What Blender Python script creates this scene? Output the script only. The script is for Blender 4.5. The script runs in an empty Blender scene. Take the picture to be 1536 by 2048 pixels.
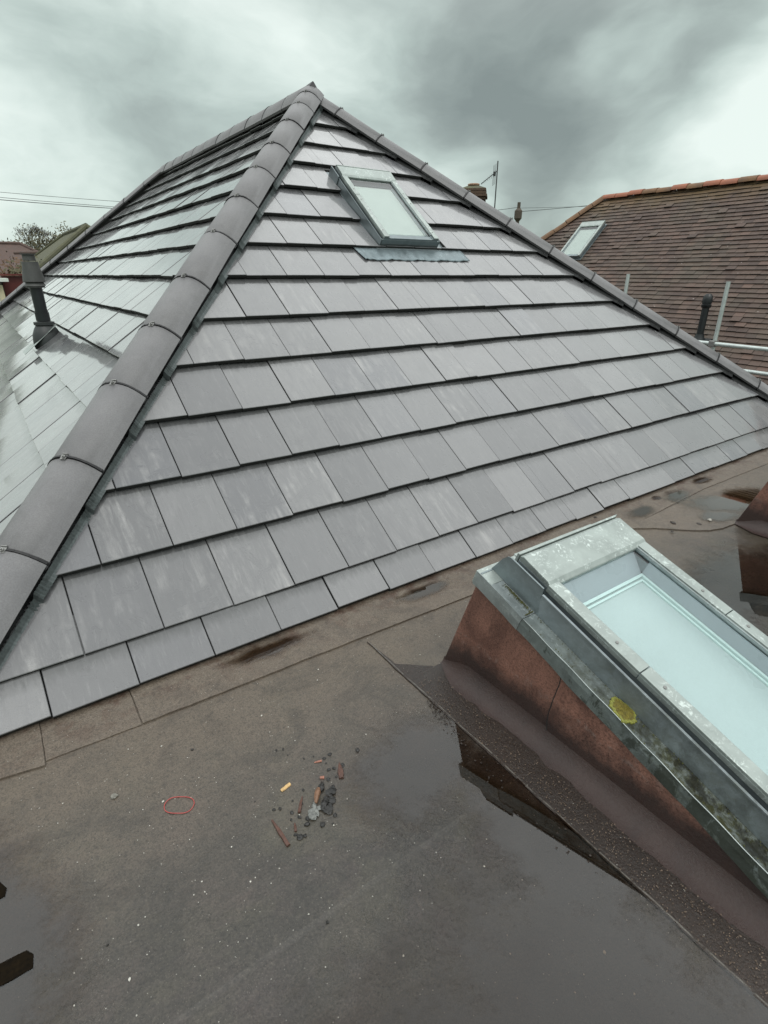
import bpy, math, random
import numpy as np
from mathutils import Vector, Matrix, noise as mn
R = math.radians
random.seed(7)
D = bpy.data
scene = bpy.context.scene
COL = scene.collection

# ------------------------------------------------------------------ camera, sky, sun, exposure
cam_d = D.cameras.new("camera"); cam = D.objects.new("camera", cam_d); COL.objects.link(cam)
cam.location = (0, 0, 1.45)
cam.rotation_euler = (R(90 - 23.563), 0, R(54.794 - 90))
cam_d.sensor_fit = 'VERTICAL'; cam_d.sensor_height = 36; cam_d.lens = 1088 / 2048 * 36
cam_d.clip_start = 0.02; cam_d.clip_end = 2000
scene.camera = cam
scene.view_settings.view_transform = 'Standard'
scene.view_settings.look = 'None'
scene.view_settings.exposure = 0.1
scene.view_settings.gamma = 1.0

SUN_EL, SUN_AZ = 58, 200          # a veiled sun high up behind the camera's left shoulder
world = D.worlds.new("World"); scene.world = world; world.use_nodes = True


class NT:
    """small helper for writing node trees"""
    def __init__(s, tree):
        s.t = tree; s.t.nodes.clear()

    def n(s, kind, ins=None, **attrs):
        nd = s.t.nodes.new(kind)
        for k, v in attrs.items():
            setattr(nd, k, v)
        for k, v in (ins or {}).items():
            sock = nd.inputs[k]
            if isinstance(v, bpy.types.NodeSocket):
                s.t.links.new(v, sock)
            else:
                sock.default_value = v
        return nd

    def math(s, op, a, b=None, c=None, clamp=False):
        ins = {0: a}
        if b is not None: ins[1] = b
        if c is not None: ins[2] = c
        return s.n('ShaderNodeMath', ins, operation=op, use_clamp=clamp).outputs[0]

    def vmath(s, op, a, b=None):
        ins = {0: a}
        if b is not None: ins[1] = b
        nd = s.n('ShaderNodeVectorMath', ins, operation=op)
        return nd.outputs['Value'] if op in ('DISTANCE', 'LENGTH', 'DOT_PRODUCT') else nd.outputs['Vector']

    def noise(s, vec, scale, detail=4, rough=0.55, dist=0.0, col=False):
        nd = s.n('ShaderNodeTexNoise', {'Vector': vec, 'Scale': scale, 'Detail': detail, 'Roughness': rough, 'Distortion': dist})
        return nd.outputs['Color'] if col else nd.outputs[0]

    def voro(s, vec, scale, feature='F1', out='Distance'):
        return s.n('ShaderNodeTexVoronoi', {'Vector': vec, 'Scale': scale}, feature=feature).outputs[out]

    def ramp(s, fac, pts, interp='LINEAR'):
        nd = s.n('ShaderNodeValToRGB', {0: fac}); cr = nd.color_ramp; cr.interpolation = interp
        while len(cr.elements) < len(pts): cr.elements.new(0.5)
        for e, (p, c) in zip(cr.elements, pts):
            e.position = p
            e.color = (c, c, c, 1) if isinstance(c, (int, float)) else (*c, 1)
        return nd.outputs[0]

    def mr(s, v, a, b, c=0.0, d=1.0, smooth=False):
        return s.n('ShaderNodeMapRange', {0: v, 1: a, 2: b, 3: c, 4: d}, interpolation_type='SMOOTHSTEP' if smooth else 'LINEAR').outputs[0]

    def mix(s, f, a, b, mode='MIX'):
        nd = s.n('ShaderNodeMix', {0: f}, data_type='RGBA', blend_type=mode)
        for i, v in ((6, a), (7, b)):
            if isinstance(v, bpy.types.NodeSocket): s.t.links.new(v, nd.inputs[i])
            else: nd.inputs[i].default_value = (*v, 1) if len(v) == 3 else v
        return nd.outputs[2]

    def scale(s, vec, sc, loc=(0, 0, 0)):
        return s.n('ShaderNodeMapping', {'Vector': vec, 'Scale': sc, 'Location': loc}).outputs[0]


w = NT(world.node_tree)
wdir = w.n('ShaderNodeTexCoord').outputs['Generated']
sep = w.n('ShaderNodeSeparateXYZ', {0: wdir}).outputs
flat = w.scale(wdir, (1, 1, 1.9))
warp = w.n('ShaderNodeVectorMath', {0: w.noise(flat, 2.6, 4, .5, 0.0, col=True), 1: (0.5, 0.5, 0.5)}, operation='SUBTRACT').outputs[0]
warp = w.n('ShaderNodeVectorMath', {0: warp, 3: 0.30}, operation='SCALE').outputs[0]
wd = w.vmath('ADD', wdir, warp)
val = w.math('ADD', w.math('MULTIPLY', w.math('SUBTRACT', w.noise(w.vmath('ADD', flat, warp), 3.4, 7, .56, .0), 0.5), 0.95), 0.66)
val = w.math('ADD', val, w.math('MULTIPLY', w.math('SUBTRACT', w.noise(w.vmath('ADD', flat, warp), 11.0, 5, .55, .0), 0.5), 0.32))
BLOBS = [((-.20, .97, .14), .33, .72), ((-.45, .88, .12), .34, .45), ((.93, .36, .26), .16, .75), ((.159, .944, .29), .30, .10), ((.32, .895, .335), .16, .26), ((.121, .971, .208), .13, -.10), ((.265, .938, .222), .17, -.26), ((.36, .91, .215), .14, -.18),  # leading entries: unseen bright sky added to brighten reflections on tiles and water
         ((.463, .832, .307), .14, .14), ((.627, .728, .277), .20, -.38), ((.738, .635, .228), .22, -.42), ((.751, .638, .175), .14, -.26), ((.82, .516, .249), .14, -.22),
         ((.782, .546, .306), .085, .62), ((.674, .717, .165), .10, .36), ((.837, .527, .13), .14, .40), ((.883, .426, .196), .12, .26), ((.164, .974, .158), .12, .16),
         ((.1, .989, .107), .16, .02), ((.556, .798, .235), .13, -.12), ((.666, .674, .319), .14, -.26), ((.852, .444, .29), .12, -.20), ((.10, .95, .26), .14, -.04), ((.6, .79, .14), .12, .34)]
for c, r_, amp in BLOBS:
    d_ = w.vmath('DISTANCE', wd, c)
    val = w.math('ADD', val, w.mr(d_, 0.0, r_ * 1.3, amp * .80, 0.0, smooth=True))
cloud = w.ramp(val, [(0.05, (.22, .262, .25)), (0.32, (.31, .365, .345)), (0.58, (.455, .54, .505)), (0.80, (.62, .715, .67)), (1.0, (.77, .86, .81))])
# an overcast sky grows brighter towards the zenith and dims to the far horizon
up = w.mr(sep[2], 0.32, 0.80, 1.0, 3.1, smooth=True)
cloud = w.mix(w.mr(sep[2], .30, .60), cloud, w.mix(0.65, cloud, (.56, .545, .555)))
up = w.math('MULTIPLY', up, w.mr(sep[2], .80, 1.0, 1.0, .68, smooth=True))
cloud = w.n('ShaderNodeVectorMath', {0: cloud, 3: up}, operation='SCALE').outputs[0]
sky = w.n('ShaderNodeTexSky', sky_type='NISHITA', sun_disc=False, sun_elevation=R(SUN_EL), sun_rotation=R(SUN_AZ))
skyd = w.n('ShaderNodeVectorMath', {0: sky.outputs[0], 3: 0.006}, operation='SCALE').outputs[0]
tot = w.vmath('ADD', cloud, skyd)
w.n('ShaderNodeOutputWorld', {0: w.n('ShaderNodeBackground', {'Color': tot, 'Strength': 1.0}).outputs[0]})

sd = D.lights.new("sun", 'SUN'); sun = D.objects.new("sun", sd); COL.objects.link(sun)
sd.energy = 0.8; sd.angle = R(25); sd.color = (1, .97, .93)
sun.rotation_euler = (R(90 - SUN_EL), 0, R(180 - SUN_AZ))


# ------------------------------------------------------------------ materials
def material(name):
    m = D.materials.new(name); m.use_nodes = True
    return m, NT(m.node_tree)


def finish(t, color, rough=0.6, metal=0.0, normal=None, spec=0.5, ior=1.5, **extra):
    ins = {'Base Color': color if isinstance(color, bpy.types.NodeSocket) else (*color, 1), 'Roughness': rough, 'Metallic': metal, 'Specular IOR Level': spec, 'IOR': ior}
    if normal is not None: ins['Normal'] = normal
    ins.update(extra)
    b = t.n('ShaderNodeBsdfPrincipled', ins)
    t.n('ShaderNodeOutputMaterial', {0: b.outputs[0]})
    return b


def bump(t, h, strength=0.3, dist=0.002, normal=None):
    ins = {'Height': h, 'Strength': strength, 'Distance': dist}
    if normal is not None: ins['Normal'] = normal
    return t.n('ShaderNodeBump', ins).outputs[0]


M = {}


def simple(name, col, rough=.6, metal=0., var=.25, scale=12., bs=.15, bd=.002, spec=.5, fine=120.):
    m, t = material(name)
    p = t.n('ShaderNodeTexCoord').outputs['Object']
    n1 = t.noise(p, scale, 5, .6)
    n2 = t.noise(p, fine, 3, .6)
    f = t.mr(t.math('ADD', t.math('MULTIPLY', n1, .7), t.math('MULTIPLY', n2, .3)), .3, .7)
    c = t.mix(f, tuple(x * (1 - var) for x in col), tuple(min(1, x * (1 + var)) for x in col))
    finish(t, c, t.mr(n1, .3, .7, rough * .85, min(1, rough * 1.15)), metal, bump(t, n2, bs, bd), spec)
    M[name] = m
    return m


def tile_material():
    m, t = material('slate_grey_tile')
    uv = t.n('ShaderNodeUVMap', uv_map='tile').outputs[0]          # metres on the tile, v runs up the slope
    rnd = t.n('ShaderNodeAttribute', attribute_name='rnd').outputs['Fac']
    rnd2 = t.n('ShaderNodeMath', {0: t.math('MULTIPLY', rnd, 37.17)}, operation='FRACT').outputs[0]
    rnd3 = t.n('ShaderNodeMath', {0: t.math('MULTIPLY', rnd, 91.73)}, operation='FRACT').outputs[0]
    sp = t.n('ShaderNodeSeparateXYZ', {0: uv}).outputs
    off = t.n('ShaderNodeCombineXYZ', {0: t.math('MULTIPLY', rnd, 50), 1: t.math('MULTIPLY', rnd2, 50), 2: 0}).outputs[0]
    p = t.vmath('ADD', uv, off)
    base = t.mix(rnd, (.124, .124, .127), (.196, .194, .196))
    base = t.mix(t.mr(rnd3, .80, 1.0, 0, .65), base, (.115, .118, .130))
    # pale bloom in downhill streaks and cloudy patches, stronger on some tiles
    st = t.noise(t.scale(p, (26, 4, 1)), 1.0, 5, .65, .3)
    cl = t.noise(p, 7.0, 5, .65, .6)
    bl = t.math('MULTIPLY', t.mr(st, .46, .66), t.mr(cl, .40, .62))
    bl = t.math('MULTIPLY', bl, t.mr(rnd2, .25, 1.0, .04, .62), clamp=True)
    c = t.mix(bl, base, (.40, .392, .382))
    # damp darker drips
    dk = t.math('MULTIPLY', t.mr(t.noise(t.scale(p, (38, 5, 1), (3, 7, 0)), 1.0, 4, .6), .56, .72), t.mr(rnd3, .3, 1.0, 0, .55), clamp=True)
    c = t.mix(dk, c, (.105, .105, .115))
    # grime washed out from beneath the course above, plus painted overlap shade
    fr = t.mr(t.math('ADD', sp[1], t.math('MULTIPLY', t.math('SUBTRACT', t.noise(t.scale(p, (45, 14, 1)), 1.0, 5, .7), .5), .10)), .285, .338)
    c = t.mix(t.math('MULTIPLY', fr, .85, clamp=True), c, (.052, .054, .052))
    # fine vertical weather streaks on every tile, and specks of dirt
    fs = t.noise(t.scale(p, (90, 7, 1), (11, 3, 0)), 1.0, 6, .75, .2)
    c = t.mix(t.mr(fs, .50, .70, 0, .34), c, (.09, .09, .095))
    c = t.mix(t.mr(t.noise(t.scale(p, (60, 9, 1), (1, 13, 0)), 1.0, 6, .75), .54, .72, 0, .30), c, (.34, .335, .33))
    c = t.mix(t.math('MULTIPLY', t.mr(t.voro(p, 55), .10, .05), t.mr(t.noise(p, 12, 3, .6), .55, .65), clamp=True), c, (.05, .05, .045))
    gr = t.noise(p, 240, 4, .8)
    c = t.mix(t.mr(gr, .40, .62, 0, .30), c, (.07, .07, .075))
    rough = t.mr(t.math('ADD', cl, t.math('MULTIPLY', bl, .4)), .3, .9, .22, .50)
    nrm = bump(t, gr, .22, .0012)
    nrm = bump(t, t.noise(p, 14, 3, .5), .12, .006, nrm)
    finish(t, c, rough, 0, nrm, .5, **{'Coat Weight': 1.0, 'Coat Roughness': .06, 'Coat IOR': 1.5})
    M['tile'] = m


def hip_material():
    m, t = material('hip_tile_concrete')
    p = t.n('ShaderNodeTexCoord').outputs['Object']
    rnd = t.n('ShaderNodeObjectInfo').outputs['Random']
    a = t.noise(p, 6, 5, .6, .4)
    g = t.noise(p, 190, 5, .85)
    c = t.mix(t.mr(a, .3, .7), (.148, .146, .149), (.212, .209, .210))
    c = t.mix(t.mr(rnd, 0, 1, 0, .25), c, (.15, .145, .15))
    c = t.mix(t.mr(g, .42, .60, 0, .45), c, (.08, .078, .08))
    c = t.mix(t.mr(t.noise(p, 9, 6, .75, .8), .55, .68, 0, .35), c, (.10, .098, .095))
    c = t.mix(t.mr(t.noise(p, 30, 5, .7), .62, .75, 0, .25), c, (.34, .335, .33))
    finish(t, c, t.mr(a, .3, .7, .42, .62), 0, bump(t, g, .35, .0015), .45)
    M['hip'] = m


def felt_material(name, lo, hi, rlo, rhi, grit=.35, pur=True, line=None):
    m, t = material(name)
    p = t.n('ShaderNodeNewGeometry').outputs['Position']
    sp = t.n('ShaderNodeSeparateXYZ', {0: p}).outputs
    big = t.noise(p, 1.7, 6, .62, .5)
    mid = t.noise(t.vmath('ADD', p, (3, 1, 0)), 6.5, 5, .65, .4)
    gr = t.noise(p, 170, 6, .85)
    gv = t.voro(p, 150)
    c = t.mix(t.mr(big, .35, .65), lo, hi)
    if pur:
        c = t.mix(t.mr(mid, .45, .7, 0, .45), c, (.062, .043, .045))
        c = t.mix(t.mr(t.noise(p, 3.1, 5, .6, .8), .5, .68, 0, .55), c, (.078, .070, .045))
        # drier, browner and paler towards the tiled slope
        dry = t.mr(t.math('ADD', sp[1], t.math('MULTIPLY', t.math('SUBTRACT', mid, .5), .7)), .75, 1.7, 0, 1, smooth=True)
        c = t.mix(t.math('MULTIPLY', dry, .78), c, (.150, .118, .087))
        # rust-brown silt left along the tile edge
        silt = t.math('MULTIPLY', t.mr(sp[1], 1.64, 1.86), t.mr(t.noise(p, 9, 5, .7), .48, .62), clamp=True)
        c = t.mix(t.math('MULTIPLY', silt, .8), c, (.060, .026, .014))
    else:
        dry = t.mr(mid, .3, .7)
    c = t.mix(t.mr(gr, .48, .60, 0, .62), c, tuple(x * .30 for x in lo))
    c = t.mix(t.mr(gr, .45, .38, 0, .45), c, tuple(x * 2.0 for x in hi))
    if pur:       # coarse mottling of the mineral surface and old water stains
        c = t.mix(t.mr(t.noise(p, 62, 5, .8), .50, .64, 0, .42), c, tuple(x * .45 for x in lo))
        c = t.mix(t.mr(t.noise(t.vmath('ADD', p, (5, 5, 0)), 48, 5, .8), .54, .66, 0, .30), c, tuple(min(1, x * 1.9) for x in hi))
        c = t.mix(t.mr(t.noise(t.vmath('ADD', p, (2, 7, 0)), 4.2, 7, .72, 1.0), .50, .62, 0, .34), c, tuple(x * .55 for x in lo))
    c = t.mix(t.mr(gv, .20, .08, 0, .40), c, tuple(min(1, x * 3.4) for x in hi))
    spk = t.voro(t.vmath('ADD', p, (9, 4, 2)), 95)
    spk2 = t.noise(p, 60, 2, .5)
    c = t.mix(t.math('MULTIPLY', t.mr(spk, .13, .08), t.mr(spk2, .58, .62), clamp=True), c, (.45, .43, .38))
    if line:      # pale lime deposit dried along a lap of the felt
        q_ = t.math('ABSOLUTE', t.math('SUBTRACT', t.math('ADD', sp[line[0]], t.math('MULTIPLY', t.math('SUBTRACT', mid, .5), .012)), line[1]))
        lf = t.math('MULTIPLY', t.mr(q_, line[2], line[2] * .4), t.mr(t.noise(p, 30, 4, .7), .36, .58), clamp=True)
        c = t.mix(t.math('MULTIPLY', lf, line[3]), c, (.20, .19, .165))
    h = t.math('ADD', t.math('MULTIPLY', gr, .7), t.math('MULTIPLY', t.math('SUBTRACT', 1, gv), .3))
    nrm = bump(t, h, grit, .003)
    nrm = bump(t, t.noise(p, 45, 4, .6), .25, .004, nrm)
    ro = t.mr(t.math('ADD', t.math('MULTIPLY', mid, .5), t.math('MULTIPLY', dry, .5)), .2, .9, rlo, rhi)
    finish(t, c, ro, 0, nrm, .6)
    M[name] = m


def wall_felt_material():
    m, t = material('red_mineral_felt')
    p = t.n('ShaderNodeNewGeometry').outputs['Position']
    sp = t.n('ShaderNodeSeparateXYZ', {0: p}).outputs
    big = t.noise(p, 5, 6, .65, .6)
    mid = t.noise(t.scale(p, (14, 14, 5)), 1.0, 5, .65, .3)
    gr = t.noise(p, 130, 6, .86)
    c = t.mix(t.mr(big, .35, .65), (.135, .062, .045), (.31, .150, .108))
    c = t.mix(t.mr(mid, .55, .75, 0, .75), c, (.045, .020, .014))
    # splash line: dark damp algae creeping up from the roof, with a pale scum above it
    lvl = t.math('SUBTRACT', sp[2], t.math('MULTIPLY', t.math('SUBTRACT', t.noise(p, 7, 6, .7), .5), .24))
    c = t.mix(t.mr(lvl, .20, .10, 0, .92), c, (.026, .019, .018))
    sc = t.math('MULTIPLY', t.mr(t.math('ABSOLUTE', t.math('SUBTRACT', lvl, .185)), .035, .0), t.mr(t.noise(p, 26, 5, .7), .50, .70), clamp=True)
    c = t.mix(t.math('MULTIPLY', sc, .6), c, (.25, .21, .19))
    c = t.mix(t.mr(gr, .48, .62, 0, .75), c, (.030, .012, .009))
    c = t.mix(t.math('MULTIPLY', t.mr(t.voro(p, 230), .18, .06, 0, .5), t.mr(lvl, .08, .24, .12, 1)), c, (.42, .22, .16))
    finish(t, c, t.mr(lvl, .05, .25, .34, .58), 0, bump(t, gr, .8, .003), .5)
    M['red_felt'] = m


def zinc_material(name, base, rough=.42, spots=.5, moss=0.0, black=0.0):
    m, t = material(name)
    p = t.n('ShaderNodeTexCoord').outputs['Object']
    g = t.n('ShaderNodeNewGeometry').outputs['Position']
    a = t.noise(g, 9, 6, .65, .6)
    b = t.noise(g, 55, 5, .72, 1.2)
    c = t.mix(t.mr(a, .3, .7), tuple(x * .78 for x in base), tuple(x * 1.18 for x in base))
    pat = t.math('MULTIPLY', t.mr(b, .53, .62), t.mr(t.noise(g, 14, 4, .6), .42, .58), clamp=True)
    c = t.mix(t.math('MULTIPLY', pat, spots), c, tuple(min(.85, x * 1.75 + .08) for x in base))
    ro = t.mr(a, .3, .7, rough * .8, rough * 1.25)
    if moss:
        sp = t.n('ShaderNodeSeparateXYZ', {0: g}).outputs
        yy = t.math('ADD', sp[1], t.math('MULTIPLY', t.math('SUBTRACT', t.noise(g, 7, 5, .7), .5), .5))
        mk = t.math('MULTIPLY', t.mr(yy, .95, .45), t.mr(t.noise(g, 24, 6, .72, .5), .36, .56), clamp=True)
        c = t.mix(t.math('MULTIPLY', mk, moss), c, (.050, .052, .022))
        c = t.mix(t.math('MULTIPLY', t.math('MULTIPLY', mk, t.mr(t.noise(g, 40, 5, .7, 1.5), .52, .62), clamp=True), .55 * moss), c, (.15, .16, .10))
        c = t.mix(t.math('MULTIPLY', t.math('MULTIPLY', t.mr(yy, .8, .4), t.mr(t.noise(g, 13, 5, .7), .50, .60), clamp=True), .8 * moss), c, (.018, .018, .014))
        ro = t.math('ADD', ro, t.math('MULTIPLY', mk, .25))
    if black:     # black algae with torn edges hanging from the upper edge
        sp = t.n('ShaderNodeSeparateXYZ', {0: g}).outputs
        bn = t.math('ADD', t.noise(t.scale(g, (1, 1, .6)), 17, 6, .7, .6), t.mr(sp[1], 1.0, .3, -.16, .12))
        c = t.mix(t.mr(bn, .50, .58, 0, black), c, (.030, .034, .022))
        ro = t.math('ADD', ro, t.mr(bn, .5, .58, 0, .2))
    finish(t, c, ro, .55, bump(t, b, .12, .001), .5)
    M[name] = m


def glassy(name, tint=(.85, .95, .93), rough=.02, base_fac=0.0, ior=1.5, body=(.6, .75, .75)):
    """a pane: clear except for what it mirrors, optionally with a milky body"""
    m, t = material(name)
    fr = t.n('ShaderNodeFresnel', {'IOR': ior}).outputs[0]
    tr = t.n('ShaderNodeBsdfTransparent', {0: (*tint, 1)}).outputs[0]
    df = t.n('ShaderNodeBsdfDiffuse', {0: (*body, 1)}).outputs[0]
    fr = t.math('MULTIPLY', fr, t.math('SUBTRACT', 1, t.n('ShaderNodeNewGeometry').outputs['Backfacing']))
    inner = t.n('ShaderNodeMixShader', {0: base_fac, 1: tr, 2: df}).outputs[0]
    gl = t.n('ShaderNodeBsdfGlossy', {0: (1, 1, 1, 1), 'Roughness': rough}).outputs[0]
    t.n('ShaderNodeOutputMaterial', {0: t.n('ShaderNodeMixShader', {0: fr, 1: inner, 2: gl}).outputs[0]})
    M[name] = m


def water_material():
    m, t = material('rain_water')
    p = t.n('ShaderNodeNewGeometry').outputs['Position']
    edge = t.n('ShaderNodeAttribute', attribute_name='edge').outputs['Fac']
    nn = t.math('ADD', t.math('MULTIPLY', t.noise(p, 95, 4, .6), .4), t.math('MULTIPLY', t.noise(p, 16, 5, .62), .6))
    cov = t.mr(t.math('ADD', edge, t.math('MULTIPLY', t.math('SUBTRACT', nn, .5), 1.5)), .12, .92, smooth=True)
    fr = t.n('ShaderNodeFresnel', {'IOR': 1.6, 'Normal': bump(t, t.noise(p, 9, 2, .4), .05, .002)}).outputs[0]
    tr = t.n('ShaderNodeBsdfTransparent', {0: (.50, .41, .33, 1)}).outputs[0]
    gl = t.n('ShaderNodeBsdfGlossy', {0: (1, 1, 1, 1), 'Roughness': .015}).outputs[0]
    film = t.n('ShaderNodeMixShader', {0: fr, 1: tr, 2: gl}).outputs[0]
    clear = t.n('ShaderNodeBsdfTransparent', {0: (1, 1, 1, 1)}).outputs[0]
    t.n('ShaderNodeOutputMaterial', {0: t.n('ShaderNodeMixShader', {0: cov, 1: clear, 2: film}).outputs[0]})
    M['water'] = m


def clay_material():
    m, t = material('brown_clay_tile')
    p = t.n('ShaderNodeNewGeometry').outputs['Position']
    rnd = t.n('ShaderNodeAttribute', attribute_name='rnd').outputs['Fac']
    rnd2 = t.n('ShaderNodeMath', {0: t.math('MULTIPLY', rnd, 57.3)}, operation='FRACT').outputs[0]
    c = t.mix(rnd, (.056, .036, .029), (.100, .066, .051))
    c = t.mix(t.mr(rnd2, .8, 1, 0, .5), c, (.15, .09, .07))
    c = t.mix(t.mr(t.noise(p, 1.1, 5, .6), .45, .68, 0, .5), c, (.085, .078, .055))
    sp = t.n('ShaderNodeSeparateXYZ', {0: p}).outputs
    top = t.math('ADD', sp[2], t.math('MULTIPLY', t.noise(p, 2.5, 4, .6), .8))
    c = t.mix(t.mr(top, 3.1, 3.65, 0, .75), c, (.135, .085, .030))
    c = t.mix(t.mr(t.voro(p, 5.5), .055, .035, 0, .8), c, (.50, .44, .42))
    c = t.mix(t.mr(t.noise(p, 16, 4, .7), .62, .72, 0, .5), c, (.02, .018, .012))
    finish(t, c, .62, 0, bump(t, t.noise(p, 90, 3, .6), .3, .004), .4)
    M['clay'] = m


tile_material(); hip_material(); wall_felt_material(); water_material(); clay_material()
felt_material('roof_felt', (.026, .023, .019), (.052, .044, .035), .22, .56, .65, line=(1, .766, .003, .08))
felt_material('strip_felt', (.062, .050, .041), (.096, .080, .066), .34, .62, .5)
felt_material('dark_felt', (.015, .009, .006), (.030, .018, .012), .20, .40, 1.0, pur=False, line=(0, 1.0515, .003, .6))
felt_material('fillet_felt', (.024, .017, .016), (.044, .032, .031), .30, .48, 1.0, pur=False)
zinc_material('zinc', (.30, .335, .335), .42, .35)
zinc_material('zinc_pale', (.345, .385, .365), .45, .75)
zinc_material('zinc_moss', (.25, .285, .28), .45, .40, moss=1.0)
zinc_material('window_grey', (.20, .235, .245), .38, .15)
zinc_material('zinc_skirt', (.22, .255, .25), .40, .30, moss=.35, black=.75)
zinc_material('highlight_bead', (.40, .44, .43), .35, .3)
zinc_material('lead', (.19, .235, .25), .45, .55)
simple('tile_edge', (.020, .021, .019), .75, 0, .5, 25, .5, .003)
simple('galvanised', (.50, .55, .53), .35, .6, .15, 20)
simple('black_plastic', (.010, .013, .014), .38, 0, .3, 8)
simple('weathered_plastic', (.026, .030, .030), .5, 0, .35, 12)
simple('cowl_grey', (.060, .062, .058), .55, 0, .3, 10)
simple('membrane_and_shade', (.010, .011, .011), .8, 0, .3, 10)
simple('hip_roll', (.085, .100, .100), .42, .2, .4, 30)
simple('union_black', (.008, .008, .009), .5, 0, .3, 30)
simple('steel', (.26, .26, .25), .45, .8, .2, 60)
simple('white_plastic', (.60, .71, .70), .35, 0, .04, 5, .02)
simple('border_reflection', (.36, .385, .42), .3, 0, .05, 5, .02)
simple('dark_gasket', (.012, .013, .014), .5, 0, .2, 10)
simple('brick', (.16, .085, .055), .8, 0, .35, 9, .4, .004)
simple('brick_dark', (.085, .055, .035), .85, 0, .45, 14, .5, .006)
simple('terracotta', (.27, .095, .05), .65, 0, .3, 6)
simple('terracotta_moss', (.16, .085, .04), .7, 0, .45, 5)
simple('pot_clay', (.32, .20, .13), .7, 0, .25, 9)
simple('render_white', (.62, .66, .60), .8, 0, .12, 3)
simple('cream_paint', (.60, .54, .36), .6, 0, .1, 5)
simple('red_door', (.10, .018, .014), .5, 0, .2, 5)
simple('grey_slate', (.13, .13, .115), .7, 0, .3, 2)
simple('far_roof', (.085, .060, .040), .8, 0, .35, 3, .4, .02)
simple('far_roof_moss', (.080, .080, .045), .85, 0, .4, 3, .4, .02)
simple('far_roof_red', (.095, .062, .052), .8, 0, .3, 3, .4, .02)
simple('bark', (.10, .092, .080), .85, 0, .3, 8)
simple('shrub', (.085, .078, .040), .8, 0, .55, 3)
simple('shrub_brown', (.12, .070, .040), .8, 0, .5, 3)
simple('ground', (.075, .085, .045), .9, 0, .4, .2, .3, .02)
simple('wood_pole', (.075, .060, .045), .8, 0, .3, 8)
simple('wire', (.045, .05, .05), .6, 0, .1, 8)
simple('wood_pale', (.55, .36, .16), .6, 0, .25, 60)
simple('wood_brown', (.085, .038, .026), .5, 0, .45, 60, .3)
simple('wood_orange', (.18, .095, .055), .55, 0, .3, 60)
simple('wood_pink', (.30, .13, .09), .5, 0, .3, 60)
simple('charcoal', (.016, .015, .014), .45, 0, .6, 90, .6, .003)
simple('ash', (.17, .175, .165), .7, 0, .7, 70, .6, .003)
simple('band_red', (.38, .06, .055), .4, 0, .1, 60)
simple('stone', (.20, .19, .165), .7, 0, .4, 60, .4)
simple('granules', (.12, .085, .06), .45, 0, .6, 60)
simple('grit', (.52, .50, .45), .6, 0, .3, 60)
simple('wet_silt', (.022, .013, .008), .3, 0, .5, 40, .6, .004)
simple('lichen', (.14, .115, .016), .75, 0, .55, 90, .8, .004)
simple('lichen_rim', (.20, .205, .04), .75, 0, .4, 140, .8, .004)
simple('algae', (.016, .017, .012), .6, 0, .5, 60, .4, .002)
simple('dark_reflection', (.008, .0055, .003), .8, 0, .5, 60, .5, .003, .05)
simple('moss', (.070, .072, .016), .85, 0, .6, 90, .9, .006)
simple('render_wall', (.45, .44, .40), .85, 0, .12, 3)
glassy('pane', (.93, .97, .965), .02)
simple('blind_white', (.43, .44, .41), .6, 0, .08, 8, .02)
glassy('pane_milky', (.8, .9, .9), .03, .55, 1.5, (.42, .47, .45))
simple('frosted', (.43, .48, .485), .30, 0, .11, 2.2, .02)


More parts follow.
